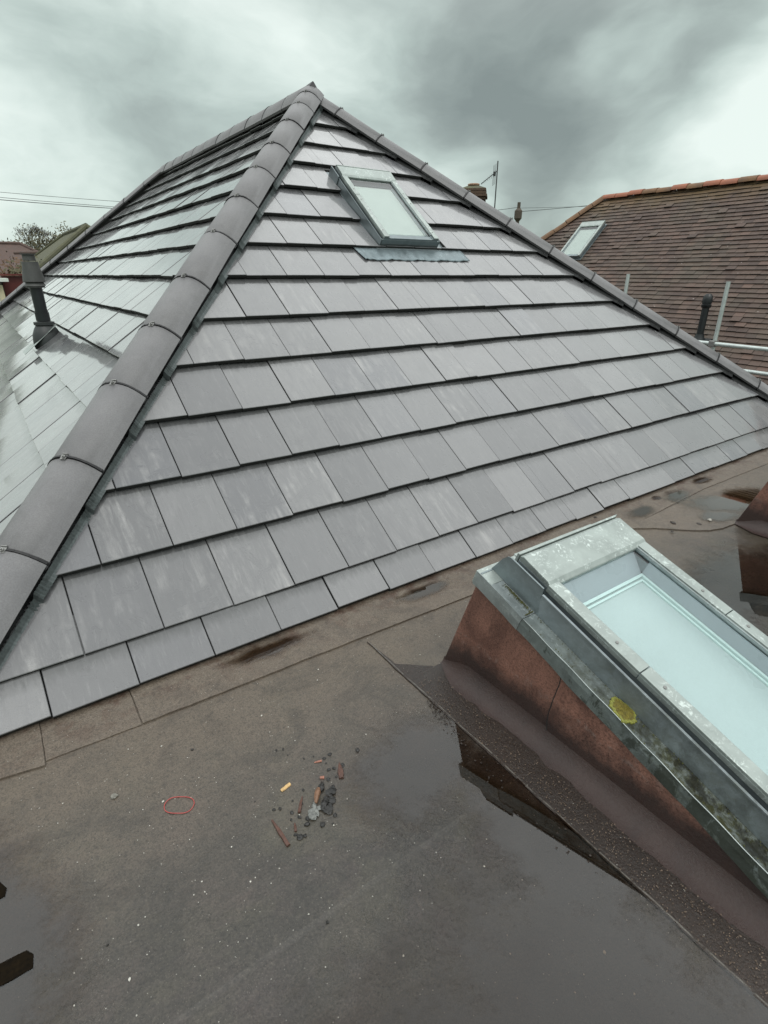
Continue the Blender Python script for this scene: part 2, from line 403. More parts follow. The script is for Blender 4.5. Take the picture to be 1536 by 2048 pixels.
# ------------------------------------------------------------------ mesh building
class MB:
    def __init__(s):
        s.v = []; s.f = []; s.r = []; s.uv = []; s.m = []

    def add(s, verts, faces, rnd=0.0, uv=None, mi=0):
        o = len(s.v); s.v += [tuple(x) for x in verts]
        for f in faces:
            s.f.append(tuple(i + o for i in f)); s.r.append(rnd); s.m.append(mi)
            s.uv += [(uv[i] if uv else (0, 0)) for i in f]
        return s

    def box(s, a, b, c, e=None, **k):
        """box from corner a with edge vectors b, c, e  (or min, max corners when c is None)"""
        a = Vector(a); b = Vector(b); c = Vector(c); e = Vector(e)
        P = [a, a + b, a + b + c, a + c]; P += [p + e for p in P]
        F = [(3, 2, 1, 0), (4, 5, 6, 7), (0, 1, 5, 4), (1, 2, 6, 5), (2, 3, 7, 6), (3, 0, 4, 7)]
        if b.cross(c).dot(e) < 0: F = [tuple(reversed(f)) for f in F]
        return s.add(P, F, **k)

    def prism(s, poly, ext, **k):
        """extrude a closed polygon (3D points) by the vector ext"""
        n = len(poly); P = [Vector(p) for p in poly]; Q = [p + Vector(ext) for p in P]
        F = [tuple(reversed(range(n))), tuple(range(n, 2 * n))] + [(i, (i + 1) % n, (i + 1) % n + n, i + n) for i in range(n)]
        nn = Vector((0, 0, 0))
        for i in range(n): nn += P[i].cross(P[(i + 1) % n])
        if nn.dot(Vector(ext)) < 0: F = [tuple(reversed(f)) for f in F]
        return s.add(P + Q, F, **k)

    def tube(s, pts, rad, seg=12, caps=True, **k):
        pts = [Vector(p) for p in pts]; n = len(pts)
        rads = rad if isinstance(rad, (list, tuple)) else [rad] * n
        V = []; prev = None
        for i in range(n):
            d = (pts[min(i + 1, n - 1)] - pts[max(i - 1, 0)]).normalized()
            if prev is None:
                a = Vector((0, 0, 1)) if abs(d.z) < .9 else Vector((1, 0, 0)); u = d.cross(a).normalized()
            else:
                u = (prev - d * prev.dot(d)).normalized()
            prev = u; v = d.cross(u)
            for j in range(seg):
                an = 2 * math.pi * j / seg
                V.append(pts[i] + (u * math.cos(an) + v * math.sin(an)) * rads[i])
        F = []
        for i in range(n - 1):
            for j in range(seg):
                j2 = (j + 1) % seg
                F.append((i * seg + j, i * seg + j2, (i + 1) * seg + j2, (i + 1) * seg + j))
        if caps: F += [tuple(reversed(range(seg))), tuple(range((n - 1) * seg, n * seg))]
        return s.add(V, F, **k)

    def build(s, name, mats, parent=None, smooth=False, bevel=0.0, auto=None):
        me = D.meshes.new(name)
        me.from_pydata(s.v, [], s.f)
        for m in (mats if isinstance(mats, list) else [mats]): me.materials.append(M[m])
        if any(s.m): me.polygons.foreach_set('material_index', s.m)
        a = me.attributes.new('rnd', 'FLOAT', 'FACE'); a.data.foreach_set('value', s.r)
        u = me.uv_layers.new(name='tile'); u.data.foreach_set('uv', [x for p in s.uv for x in p])
        if smooth: me.polygons.foreach_set('use_smooth', [True] * len(s.f))
        me.update(); me.validate()
        o = D.objects.new(name, me); COL.objects.link(o)
        if auto is not None:
            me.polygons.foreach_set('use_smooth', [True] * len(me.polygons))
            me.set_sharp_from_angle(angle=R(auto))
        if bevel:
            b = o.modifiers.new('bevel', 'BEVEL'); b.width = bevel; b.segments = 2; b.limit_method = 'ANGLE'; b.angle_limit = R(35)
        if parent is not None:
            o.parent = parent
            o.matrix_parent_inverse = parent_inv(parent)
        return o


INV = {}


def parent_inv(p):
    """all meshes are written in world coordinates; this keeps them there under a moved parent"""
    m = Matrix.Identity(4)
    q = p; chain = []
    while q is not None: chain.append(q); q = q.parent
    for q in reversed(chain):
        m = m @ (q.matrix_parent_inverse if q.parent else Matrix.Identity(4)) @ Matrix.LocRotScale(q.location, q.rotation_euler, q.scale)
    return m.inverted()


def tag(o, label=None, cat=None, group=None, kind=None):
    for k, v in (('label', label), ('category', cat), ('group', group), ('kind', kind)):
        if v: o[k] = v
    return o


def thing(name, label, cat, loc=(0, 0, 0), group=None):
    o = D.objects.new(name, None); COL.objects.link(o); o.location = loc; o.empty_display_size = .2
    return tag(o, label, cat, group)


def recenter(o):
    """put a one-mesh thing's origin at its base"""
    vs = o.data.vertices; n = len(vs)
    co = np.empty(n * 3); vs.foreach_get('co', co); co = co.reshape(-1, 3)
    c = Vector(((co[:, 0].min() + co[:, 0].max()) / 2, (co[:, 1].min() + co[:, 1].max()) / 2, co[:, 2].min()))
    o.data.transform(Matrix.Translation(-c)); o.location = c
    return o


def clip(poly, a, b, c):
    """keep the part of a 2D polygon where a*x + b*y <= c"""
    out = []
    for i in range(len(poly)):
        p, q = poly[i], poly[(i + 1) % len(poly)]
        dp = a * p[0] + b * p[1] - c; dq = a * q[0] + b * q[1] - c
        if dp <= 0: out.append(p)
        if dp * dq < 0:
            t_ = dp / (dp - dq); out.append((p[0] + (q[0] - p[0]) * t_, p[1] + (q[1] - p[1]) * t_))
    return out


# ------------------------------------------------------------------ the tiled hipped roof
YE, Z0 = 1.867, 0.03
APEX = Vector((3.17, 5.73, 3.048)); LC = Vector((-.57, YE, Z0)); RC = Vector((6.75, YE, Z0))
REND = Vector((3.17, 10.8, 3.048)); LF = Vector((-.57, 14.75, Z0)); RF = Vector((6.75, 14.75, Z0))
house = thing('hipped_roof_house', 'house under a steep dark grey tiled hipped roof rising from the flat roof', 'house', (3.24, 8.3, -3))

COURSES = [0.0, .18, .533, .877, 1.23, 1.58, 1.931, 2.304, 2.648, 2.992, 3.37, 3.73, 4.062, 4.42, 4.78, 5.12]


def slope(name, O, ex, es, width, fronts, hips, phase, mat='tile', cover=.2925, holes=(), top_off=.042, thick=.024, jitter=1.0, seed=3):
    """one tiled plane. O corner, ex along the eave, es up the slope. hips = list of half planes (a,b,c)"""
    rg = random.Random(seed)
    en = ex.cross(es).normalized(); mb = MB()
    for k in range(len(fronts) - 1):
        s0 = fronts[k]; L = max(.36, fronts[k + 1] - s0 + .055)
        ph = phase if k % 2 == 0 else phase - cover / 2
        n0 = int(math.floor((0 - ph) / cover)) - 1
        for i in range(n0, n0 + int(width / cover) + 4):
            x0 = ph + i * cover
            ds = rg.uniform(-.0045, .0045) * jitter; dz = rg.uniform(-.002, .003) * jitter; tw = rg.uniform(-.003, .003) * jitter
            g = rg.uniform(.0012, .0024)
            base = [(x0 + g, s0 + ds), (x0 + cover - g, s0 + ds + rg.uniform(-.001, .001)), (x0 + cover - g, s0 + L), (x0 + g, s0 + L)]
            pieces = [base]
            for (hx0, hx1, hs0, hs1) in holes:
                nxt = []
                for pc in pieces:
                    a = clip(pc, 1, 0, hx0); b = clip(pc, -1, 0, -hx1)
                    mid = clip(clip(pc, -1, 0, -hx0), 1, 0, hx1)
                    c = clip(mid, 0, -1, -hs1) if mid else []; d = clip(mid, 0, 1, hs0) if mid else []
                    nxt += [q for q in (a, b, c, d) if len(q) > 2]
                pieces = nxt
            rnd = rg.random()
            for pc in pieces:
                for h in hips: 
                    if len(pc) > 2: pc = clip(pc, *h)
                if len(pc) < 3: continue
                ar = abs(sum(pc[j][0] * pc[(j + 1) % len(pc)][1] - pc[(j + 1) % len(pc)][0] * pc[j][1] for j in range(len(pc)))) / 2
                if ar < 1e-4: continue
                def off(p, t_): return top_off - .031 * (p[1] - s0) / .353 + dz + tw * (p[0] - x0) / cover - t_
                cx = sum(p[0] for p in pc) / len(pc); cy = sum(p[1] for p in pc) / len(pc)
                rad = max(.02, math.sqrt(ar) / 2); q = 1 - min(.3, .0022 / rad)
                ins = [(cx + (p[0] - cx) * q, cy + (p[1] - cy) * q) for p in pc]
                n = len(pc)
                W = lambda p, t_: O + ex * p[0] + es * p[1] + en * off(p, t_)
                V = [W(p, 0) for p in ins] + [W(p, .0022) for p in pc] + [W(p, thick) for p in pc]
                vs_ = .353 - (fronts[k + 1] - s0)
                uv = [(p[0] - x0, p[1] - s0 + vs_) for p in ins] + [(p[0] - x0, p[1] - s0 + vs_) for p in pc] * 2
                F = [tuple(range(n))] + [(j + n, (j + 1) % n + n, (j + 1) % n, j) for j in range(n)] + [(j + 2 * n, (j + 1) % n + 2 * n, (j + 1) % n + n, j + n) for j in range(n)] + [tuple(reversed(range(2 * n, 3 * n)))]
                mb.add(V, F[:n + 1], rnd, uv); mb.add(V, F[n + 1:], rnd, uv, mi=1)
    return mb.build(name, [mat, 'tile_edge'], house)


a38 = math.radians(38)
EX = Vector((1, 0, 0)); ES = Vector((0, math.cos(a38), math.sin(a38))); EN = EX.cross(ES)
OF = Vector((0, YE, Z0)) - EN * .042                # deck plane of the front slope (tile faces stand 38 mm above it)
HC = .105                                           # cut tiles stop this far short of the hip line
sA = (APEX.y - YE) / math.cos(a38)
# hips on the front plane: x >= -.57 + k*s + cut ; x <= 7.05 - k*s - cut
kf = (APEX.x - LC.x) / sA
front_hips = [(-1, kf, -(LC.x + HC * 1.25)), (1, kf, RC.x - HC * 1.25)]
krt = (RC.x - APEX.x) / sA
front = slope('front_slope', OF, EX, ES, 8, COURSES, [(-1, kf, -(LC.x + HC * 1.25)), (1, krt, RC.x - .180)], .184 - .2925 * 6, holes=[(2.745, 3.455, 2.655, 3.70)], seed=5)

# left slope: eave runs along +y; ex must make ex x es point outwards (to -x)
HL = APEX.z - Z0; aL = math.atan2(HL, APEX.x - LC.x)
ESL = Vector((math.cos(aL), 0, math.sin(aL))); EXL = Vector((0, -1, 0)); ENL = EXL.cross(ESL)
OL = Vector((LC.x, 14.75, Z0)) - ENL * .042
CL = [s * math.sin(a38) / math.sin(aL) for s in COURSES]
sL = HL / math.sin(aL); kl = (APEX.y - YE) / sL; kb = (LF.y - REND.y) / sL; WL = 14.75 - YE
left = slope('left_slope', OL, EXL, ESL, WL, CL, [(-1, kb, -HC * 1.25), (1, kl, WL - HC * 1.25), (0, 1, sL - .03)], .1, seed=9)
aR = math.atan2(HL, RC.x - APEX.x); ESR = Vector((-math.cos(aR), 0, math.sin(aR))); EXR = Vector((0, 1, 0)); ENR = EXR.cross(ESR)
OR = Vector((RC.x, YE, Z0)) - ENR * .042
CR = [s * math.sin(a38) / math.sin(aR) for s in COURSES]; sL = HL / math.sin(aR); kl = (APEX.y - YE) / sL; kb = (LF.y - REND.y) / sL
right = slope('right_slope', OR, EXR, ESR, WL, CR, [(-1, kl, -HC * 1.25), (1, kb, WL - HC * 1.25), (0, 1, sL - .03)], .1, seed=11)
aB = math.atan2(HL, LF.y - REND.y); ESB = Vector((0, -math.cos(aB), math.sin(aB))); EXB = Vector((-1, 0, 0)); ENB = EXB.cross(ESB)
OB = Vector((RC.x, 14.75, Z0)) - ENB * .042; sB = HL / math.sin(aB)
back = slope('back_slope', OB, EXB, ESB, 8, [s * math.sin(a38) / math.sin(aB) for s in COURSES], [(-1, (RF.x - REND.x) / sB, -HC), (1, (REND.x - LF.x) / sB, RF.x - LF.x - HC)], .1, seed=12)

# the underlay below the tiles (a closed dark shell) and the walls
mb = MB(); dn = Vector((0, 0, -.05))
P = [LC + dn, RC + dn, RF + dn, LF + dn, APEX + dn, REND + dn]
mb.add(P, [(0, 1, 4), (1, 2, 5, 4), (2, 3, 5), (3, 0, 4, 5), (3, 2, 1, 0)])
mb.build('roof_underlay', 'membrane_and_shade', house)
mb = MB(); mb.box((-.27, 2.2, -3.2), (6.72, 0, 0), (0, 12.25, 0), (0, 0, 3.15)); mb.build('wall', 'brick', house)

# ---- hip tiles, their black unions, screw clips and the pleated roll under them
def cap_profile(hw, rise, flat=.0):
    pts = []
    for i in range(13):
        w_ = -1 + i / 6
        pts.append((w_ * hw, rise * (1 - abs(w_) ** 2.3) - .0))
    return pts


def hip_run(A, B, joints, side_drop, hw=.128, lift=.0, kind='hip_tile', clips=True, seed=1):
    """A low end, B high end. joints: distances from A where one tile ends and the next begins"""
    rg = random.Random(seed)
    d = (B - A); L = d.length; d.normalize()
    lat = d.cross(Vector((0, 0, 1))).normalized(); nrm = lat.cross(d).normalized()
    js = [0.02] + list(joints) + [L - .0]
    prof = cap_profile(hw, side_drop)
    for i in range(len(js) - 1):
        a, b = js[i] + .005, js[i + 1] - .005
        if b - a < .03: continue
        mb = MB(); n = len(prof); th = .016
        l0 = lift + rg.uniform(-.003, .003); l1 = lift + rg.uniform(-.003, .003); sh = rg.uniform(-.003, .003)
        V = []
        stations = [(a, .004), (a + .004, 0), (b - .004, 0), (b, .004)]
        for (q, inn) in stations:
            lf = l0 + (l1 - l0) * (q - a) / (b - a)
            for (w_, h) in prof:
                V.append(A + d * q + lat * (w_ * (1 - inn / hw) + sh) + nrm * (h + lf - inn))
        for (q, inn) in (stations[0], stations[-1]):
            lf = l0 + (l1 - l0) * (q - a) / (b - a)
            for (w_, h) in prof:
                V.append(A + d * q + lat * (w_ * (1 - th / hw) + sh) + nrm * (h + lf - th))
        F = []
        for s_ in range(3):
            for j in range(n - 1):
                F.append((s_ * n + j, s_ * n + j + 1, (s_ + 1) * n + j + 1, (s_ + 1) * n + j))
        lo, hi = 4 * n, 5 * n
        for j in range(n - 1):
            F.append((lo + j, lo + j + 1, j + 1, j)); F.append((3 * n + j, 3 * n + j + 1, hi + j + 1, hi + j))
            F.append((hi + j, hi + j + 1, lo + j + 1, lo + j))
        F += [(0, n, 2 * n, 3 * n, hi, lo), (lo + n - 1, hi + n - 1, 4 * n - 1, 3 * n - 1, 2 * n - 1, n - 1)]
        mb.add(V, [tuple(reversed(f)) for f in F])
        cap = mb.build(kind, 'hip', house, auto=50)
        if i < len(js) - 2:
            # black union strap in the gap above this tile
            c = js[i + 1]; mb = MB(); V = []
            for q in (c - .017, c + .017):
                for (w_, h) in prof: V.append(A + d * q + lat * (w_ * .99) + nrm * (h + lift - .009))
            for q in (c - .017, c + .017):
                for (w_, h) in prof: V.append(A + d * q + lat * (w_ * .90) + nrm * (h + lift - .022))
            F = []
            for j in range(n - 1):
                F += [(j, n + j, n + j + 1, j + 1), (2 * n + j + 1, 3 * n + j + 1, 3 * n + j, 2 * n + j)]
            mb.add(V, F)
            # the raised comb of the strap that shows in the joint
            for j in range(n - 1):
                w0, h0 = prof[j]; w1, h1 = prof[j + 1]
                if not clips and rg.random() < .4: continue
                up_ = .003 + .002 * rg.random()
                P0 = A + d * (c - .0045) + lat * w0 * .99 + nrm * (h0 + lift - .01); P1 = A + d * (c - .0045) + lat * w1 * .99 + nrm * (h1 + lift - .01)
                mb.box(P0, P1 - P0, d * .009, nrm * (.010 + up_))
            mb.build('union_strap', 'union_black', cap)
            # clip plate and screw on the crest
            cc = A + d * c + nrm * (side_drop + lift)
            mb = MB(); mb.box(cc - lat * .013 - d * .018 + nrm * .001, lat * .026, d * .030, nrm * .003)
            mb.box(cc - lat * .013 + d * .010 + nrm * .001, lat * .026, d * .004, nrm * .008)
            clip_ = mb.build('clip', 'steel', cap)
            mb = MB(); mb.tube([cc + nrm * .003 - d * .006, cc + nrm * .010 - d * .006], .0085, 10); mb.tube([cc + nrm * .009 - d * .006, cc + nrm * .015 - d * .006], .004, 6)
            mb.build('screw', 'steel', cap)


jl = [.30, .79, 1.27, 1.76, 2.24, 2.73, 3.27, 3.79, 4.28, 4.755, 5.27, 5.69, 6.0]
jr = [.31, .807, 1.30, 1.79, 2.29, 2.79, 3.28, 3.78, 4.275, 4.77, 5.28, 5.75, 6.0]
hip_run(LC, APEX, jl, .084, .135, .006, seed=2)
hip_run(RC, APEX, jr, .074, .110, -.018, seed=3)
jf = [.35 + .492 * i for i in range(12)]
hip_run(LF, REND, jf, .088, .130, -.0, seed=4)
hip_run(RF, REND, jf, .088, .130, -.0, seed=5)
hip_run(APEX + Vector((0, .0, .01)), REND + Vector((0, .1, .01)), [.42 + .492 * i for i in range(10)], .135, .130, -.052, 'ridge_tile', seed=6)
# black crest union where ridge and hips meet
mb = MB(); c = APEX
mb.add([c + Vector(v) for v in ((-.05, -.05, .06), (.05, -.05, .06), (.0, -.09, .05), (-.07, .08, .05), (.07, .08, .05), (0, -.05, .118), (0, .08, .110), (0, -.08, .09))],
       [(0, 2, 7, 5), (2, 1, 5, 7), (0, 5, 6, 3), (5, 1, 4, 6), (3, 6, 4), (0, 3, 4, 1, 2)])
mb.build('crest_union', 'union_black', house, bevel=.006)


def hip_roll(A, B, plane_n, off_side, w0=.09, w1=.165, name='hip_roll', mat='hip_roll'):
    """pleated strip between the cap edge and the cut tiles; steps over every course"""
    d = (B - A); L = d.length; d.normalize()
    inward = plane_n.cross(d).normalized() * off_side
    n = int(L / .008); V = []; F = []
    rg = random.Random(4)
    for i in range(n + 1):
        q = L * i / n
        s_h = (A + d * q).z - Z0
        sl = s_h / math.sin(a38)
        k = max([j for j in range(len(COURSES)) if COURSES[j] <= sl + 1e-6])
        fr = (sl - COURSES[k]) / .353
        base = .042 - .031 * fr
        ple = .0035 * (1 if i % 2 else -1) * (1.0 if (fr < .16 or fr > .88) else .18) + rg.uniform(-.001, .001)
        for (ww, hh) in ((w0, .030), ((w0 + w1) / 2, .012), (w1, .0025)):
            V.append(A + d * q + inward * ww + plane_n * (base - .040 + hh + ple))
        if i:
            o = (i - 1) * 3
            for j in (0, 1): F.append((o + j, o + j + 1, o + j + 4, o + j + 3))
    if off_side > 0: F = [tuple(reversed(f)) for f in F]
    mb = MB().add(V, F)
    return mb.build(name, mat, house)


hip_roll(LC, APEX - (APEX - LC).normalized() * .15, EN, -1, .118, .152)
hip_roll(LC, APEX - (APEX - LC).normalized() * .15, EN, -1, .050, .119, mat='membrane_and_shade')  # added black strip: painted shade in the gap beside the left caps
hip_roll(RC, APEX - (APEX - RC).normalized() * .15, EN, 1, .02, .160, mat='membrane_and_shade')  # roll coloured black to paint the shadow under the right caps


# ------------------------------------------------------------------ roof windows (shared builder)
def roof_window(par, O, ex, ed, en, fx0, fx1, d0, d1, nt, strip=.045, lower='window_grey', pale='zinc_pale', milky=False, joint=.575, hood=(.0, .14), upr=.03):
    """O origin; ex right, ed down the slope, en outwards. frame spans fx0..fx1, d0..d1, top face at nt"""
    W = lambda x, d_, n: O + ex * x + ed * d_ + en * n
    def B(mb, x0, x1, a0, a1, n0, n1, **k): return mb.box(W(x0, a0, n0), ex * (x1 - x0), ed * (a1 - a0), en * (n1 - n0), **k)
    # frame ring
    mb = MB(); fw = strip + .012; lo = nt - .075
    B(mb, fx0 + .003, fx0 + fw, d0, d1, lo, nt - .012); B(mb, fx1 - fw, fx1 - .003, d0, d1, lo, nt - .012)
    B(mb, fx0 + fw, fx1 - fw, d0, d0 + .05, lo, nt - .014); B(mb, fx0 + fw, fx1 - fw, d1 - .045, d1, lo, nt - .016)
    fr = mb.build('frame', lower, par, bevel=.003)
    # side cover strips, two lengths each, with screws
    for (x0, x1) in ((fx0, fx0 + strip), (fx1 - strip, fx1)):
        for (a0, a1) in ((d0 + hood[1] - .01, joint - .0015), (joint + .0015, d1 - .0)):
            if a1 - a0 < .03: continue
            mb = MB(); B(mb, x0, x1, a0, a1, nt - .010, nt)
            B(mb, x0 if x0 == fx0 else x1 - .003, x0 + .003 if x0 == fx0 else x1, a0, a1, nt - .028, nt - .010)
            st = mb.build('cover_strip', pale, par, bevel=.002)
            for q in ([a0 + (a1 - a0) * .72, ] if a0 < joint else [a0 + .065, a1 - .08]):
                if q < a1:
                    c_ = W((x0 + x1) / 2, q, nt); mb = MB(); mb.tube([c_, c_ + en * .0022], .0055, 12); mb.build('screw', 'steel', st)
    # hood over the top
    mb = MB(); hx0, hx1 = fx0 + .004, fx1 + .003; h0, h1 = d0 + hood[0], d0 + hood[1]
    prof = [(h0, nt - .04), (h0, nt + .004), (h0 + .012, nt + .012), (h1 - .018, nt + .006), (h1, nt - .004), (h1, nt - .018), (h1 - .006, nt - .018), (h1 - .006, nt - .04)]
    mb.prism([W(hx0, a, n) for a, n in prof], ex * (hx1 - hx0))
    hd = mb.build('hood', pale, par, bevel=.003)
    mb = MB(); B(mb, hx0, hx1, h0 - .012, h0 - .004, nt - .03, nt + .008); mb.build('back_lip', pale, hd, bevel=.001)
    # glass and what lies under it
    gx0, gx1, g0, g1 = fx0 + strip + .002, fx1 - strip - .012, d0 + hood[1] - .012, d1 - .05
    mb = MB(); B(mb, gx1, gx1 + .005, g0, g1, nt - .03, nt - .003); B(mb, gx1 + .008, gx1 + .0115, g0, g1, nt - .03, nt - .006); mb.build('glazing_bar', 'zinc', par)
    gn = nt - .014
    mb = MB(); B(mb, gx0, gx1, g0, g1, gn - .004, gn); mb.build('glass_pane', 'pane', par)
    if not milky:
        # a shallow well under the clear outer pane, frosted glass at its foot
        ix0, ix1, i0, i1 = gx0 + .004, gx1 - .006, g0 + .078, g1 - .01; n1 = gn - .068
        mb = MB(); mb.prism([W(gx0, g0, gn - .006), W(gx0, g0, n1 - .006), W(gx0, i0, n1 - .006), W(gx0, i0, n1)], ex * (gx1 - gx0))
        B(mb, gx1 - .004, gx1 - .001, i0, i1, n1, gn - .006); B(mb, gx0 - .002, gx0 + .001, i0, i1, n1, gn - .006); mb.build('glass_border', 'border_reflection', par)  # bluish sky reflection painted into the border colour
        mb = MB()
        for k, (ins, t_, nn) in enumerate(((0, .011, n1 + .008), (.017, .008, n1 + .002))):
            a, b, c_, e_ = ix0 + ins, ix1 - ins, i0 + ins, i1 - ins
            B(mb, a, b, c_, c_ + t_, n1 - .004, nn); B(mb, a, b, e_ - t_, e_, n1 - .004, nn)
            B(mb, a, a + t_, c_ + t_, e_ - t_, n1 - .004, nn); B(mb, b - t_, b, c_ + t_, e_ - t_, n1 - .004, nn)
        mb.build('inner_frame', 'white_plastic', par)
        mb = MB(); B(mb, ix0, ix1, i0, i1, n1 - .008, n1 - .005); mb.build('frosted_pane', 'frosted', par)
    else:
        n1 = gn - .02
        mb = MB(); B(mb, gx0, gx1, g0, g1, n1 - .012, n1 - .008); mb.build('blind', 'blind_white', par)
        mb = MB(); i_ = .022
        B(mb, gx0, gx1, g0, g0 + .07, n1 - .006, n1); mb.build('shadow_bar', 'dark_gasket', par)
        mb = MB(); B(mb, gx0, gx0 + i_, g0 + .07, g1, n1 - .006, n1); B(mb, gx1 - i_, gx1, g0 + .07, g1, n1 - .006, n1); B(mb, gx0, gx1, g1 - i_, g1, n1 - .006, n1 + .001)
        mb.build('inner_frame', 'zinc', par)


# --- the window in the tiled slope
wn = MB(); ED = -ES
OW = Vector((0, YE, Z0)) - EN * .0 + ES * 3.60
rw = MB()
# tray under the frame
rw.box(OW + EX * 2.745 + ED * -.06 - EN * .03, EX * .71, ED * 1.02, EN * .004)
rwin = rw.build('roof_window', 'window_grey', house)
roof_window(rwin, OW, EX, ED, EN, 2.775, 3.335, 0.02, .935, .075, strip=.048, lower='window_grey', pale='zinc_pale', milky=True, joint=.40, hood=(0, .135))
mb = MB()
for x0, x1 in ((2.752, 2.758), (3.352, 3.358)):
    mb = MB(); mb.box(OW + EX * x0 + ED * .0 - EN * .026, EX * (x1 - x0), ED * .94, EN * .075); mb.build('side_flashing', 'window_grey', rwin, bevel=.002)
mb = MB()
mb.box(OW + EX * 2.742 + ED * .0 - EN * .026, EX * .009, ED * .15, EN * .090)
mb.build('corner_flashing', 'window_grey', rwin, bevel=.002)
mb = MB()      # dressed lead apron lying over the course below
n = 44; V = []; F = []; rg = random.Random(3)
for j in range(9):
    for i in range(n + 1):
        x = 2.505 + 1.12 * i / n; q = j / 8
        x += (.03 * q if i < 3 else 0) * (3 - i) / 3 - (.0)
        s_ = 2.672 - .180 * q
        hgt = .0455 - .031 * ((s_ - 2.304) / .353) + .006 + .006 * q * max(0, math.sin(i * .62 + .9)) ** 3 + .004 * q * math.sin(i * 1.9)
        if q > .9: s_ += .004 * math.sin(i * .62); hgt -= .0025
        V.append(OF + EX * x + ES * s_ + EN * hgt)
for j in range(8):
    for i in range(n): F.append((j * (n + 1) + i, (j + 1) * (n + 1) + i, (j + 1) * (n + 1) + i + 1, j * (n + 1) + i + 1))
mb.add(V, F)
ap = mb.build('lead_apron', 'lead', rwin, smooth=True); sm = ap.modifiers.new('s', 'SOLIDIFY'); sm.thickness = .003; sm.offset = -1
mb = MB(); mb.box(OW + EX * 2.765 + ED * .925 - EN * .03, EX * .59, ED * .012, EN * .075); mb.box(OW + EX * 2.72 + ED * .935 - EN * .028, EX * .68, ED * .03, EN * .012)
mb.build('sill_flashing', 'window_grey', rwin, bevel=.002)

# --- the vent pipe through the left slope
def ring(mb, c, z0, z1, r0, r1, seg=28, ax=Vector((0, 0, 1))): mb.tube([c + ax * z0, c + ax * z1], [r0, r1], seg)
pb = Vector((.507, 6.325, .905))
mb = MB(); mb.tube([pb + Vector((0, 0, .0)), pb + Vector((0, 0, .47))], .052, 28)
pipe = mb.build('vent_pipe', 'black_plastic', house, auto=40)
mb = MB()
prof = [(.100, -.22), (.128, -.06), (.120, .02), (.098, .07), (.076, .105), (.088, .11), (.088, .135), (.06, .14)]
mb.tube([pb + Vector((0, 0, z)) for r_, z in prof], [r_ for r_, z in prof], 28); mb.build('pipe_collar', 'weathered_plastic', pipe, auto=35)
mb = MB(); ring(mb, pb, .145, .220, .060, .060); ring(mb, pb, .223, .232, .056, .056); mb.build('pipe_socket', 'black_plastic', pipe, auto=40)
mb = MB(); mb.box(pb + EXL * .05 - ESL * .26 + ENL * .030, EXL * .07, ESL * .40, ENL * .004); mb.box(pb - EXL * .14 - ESL * .26 + ENL * .029, EXL * .19, ESL * .12, ENL * .004); mb.build('flashing_sheet', 'zinc_pale', pipe, bevel=.001)
mb = MB()
ring(mb, pb, .435, .450, .078, .078); ring(mb, pb, .450, .480, .088, .073)
mb.tube([pb + Vector((0, 0, z)) for z in (.480, .486, .54, .61, .655)], [.078, .092, .084, .070, .066], 28)
ring(mb, pb, .662, .712, .054, .050); ring(mb, pb, .713, .720, .064, .064)
mb.build('cowl', 'cowl_grey', pipe, auto=35)

# ------------------------------------------------------------------ the flat felt roof
def lin(a, b, n, dense=None):
    return np.linspace(a, b, n)


xs = np.concatenate([np.arange(-2.6, -.6, .04), np.arange(-.6, 2.0, .0065), np.arange(2.0, 4.4, .013), np.arange(4.4, 7.6, .04)])
ys = np.concatenate([np.arange(-2.6, -.1, .05), np.arange(-.1, 1.2, .0065), np.arange(1.2, 2.05, .0085), np.arange(2.05, 2.35, .05)])


def vnoise(X, Y, f, seed):
    """tiling-free value noise on arrays"""
    r_ = np.random.RandomState(seed); G = r_.rand(256, 256)
    x = X * f + 31.7; y = Y * f + 17.3; xi = np.floor(x).astype(int); yi = np.floor(y).astype(int); fx = x - xi; fy = y - yi
    fx = fx * fx * (3 - 2 * fx); fy = fy * fy * (3 - 2 * fy)
    g = lambda a, b: G[(a) % 256, (b) % 256]
    return (g(xi, yi) * (1 - fx) + g(xi + 1, yi) * fx) * (1 - fy) + (g(xi, yi + 1) * (1 - fx) + g(xi + 1, yi + 1) * fx) * fy - .5


def roof_h(X, Y):
    h = .003 * vnoise(X, Y, 2.3, 1) + .0022 * vnoise(X, Y, 7, 2) + .0012 * vnoise(X, Y, 21, 3) + .0010 * vnoise(X, Y, 70, 4)
    h += .0006 * vnoise(X, Y, 150, 5)
    # laps of the felt sheets: a 4 mm step that fades over 25 cm
    for yl in (.762, -.16):
        d_ = Y - (yl + .004 * vnoise(X, Y * 0, 5, 6)); h += np.where(d_ > 0, .003 * np.clip(1 - d_ / .25, 0, 1), 0)
    return h


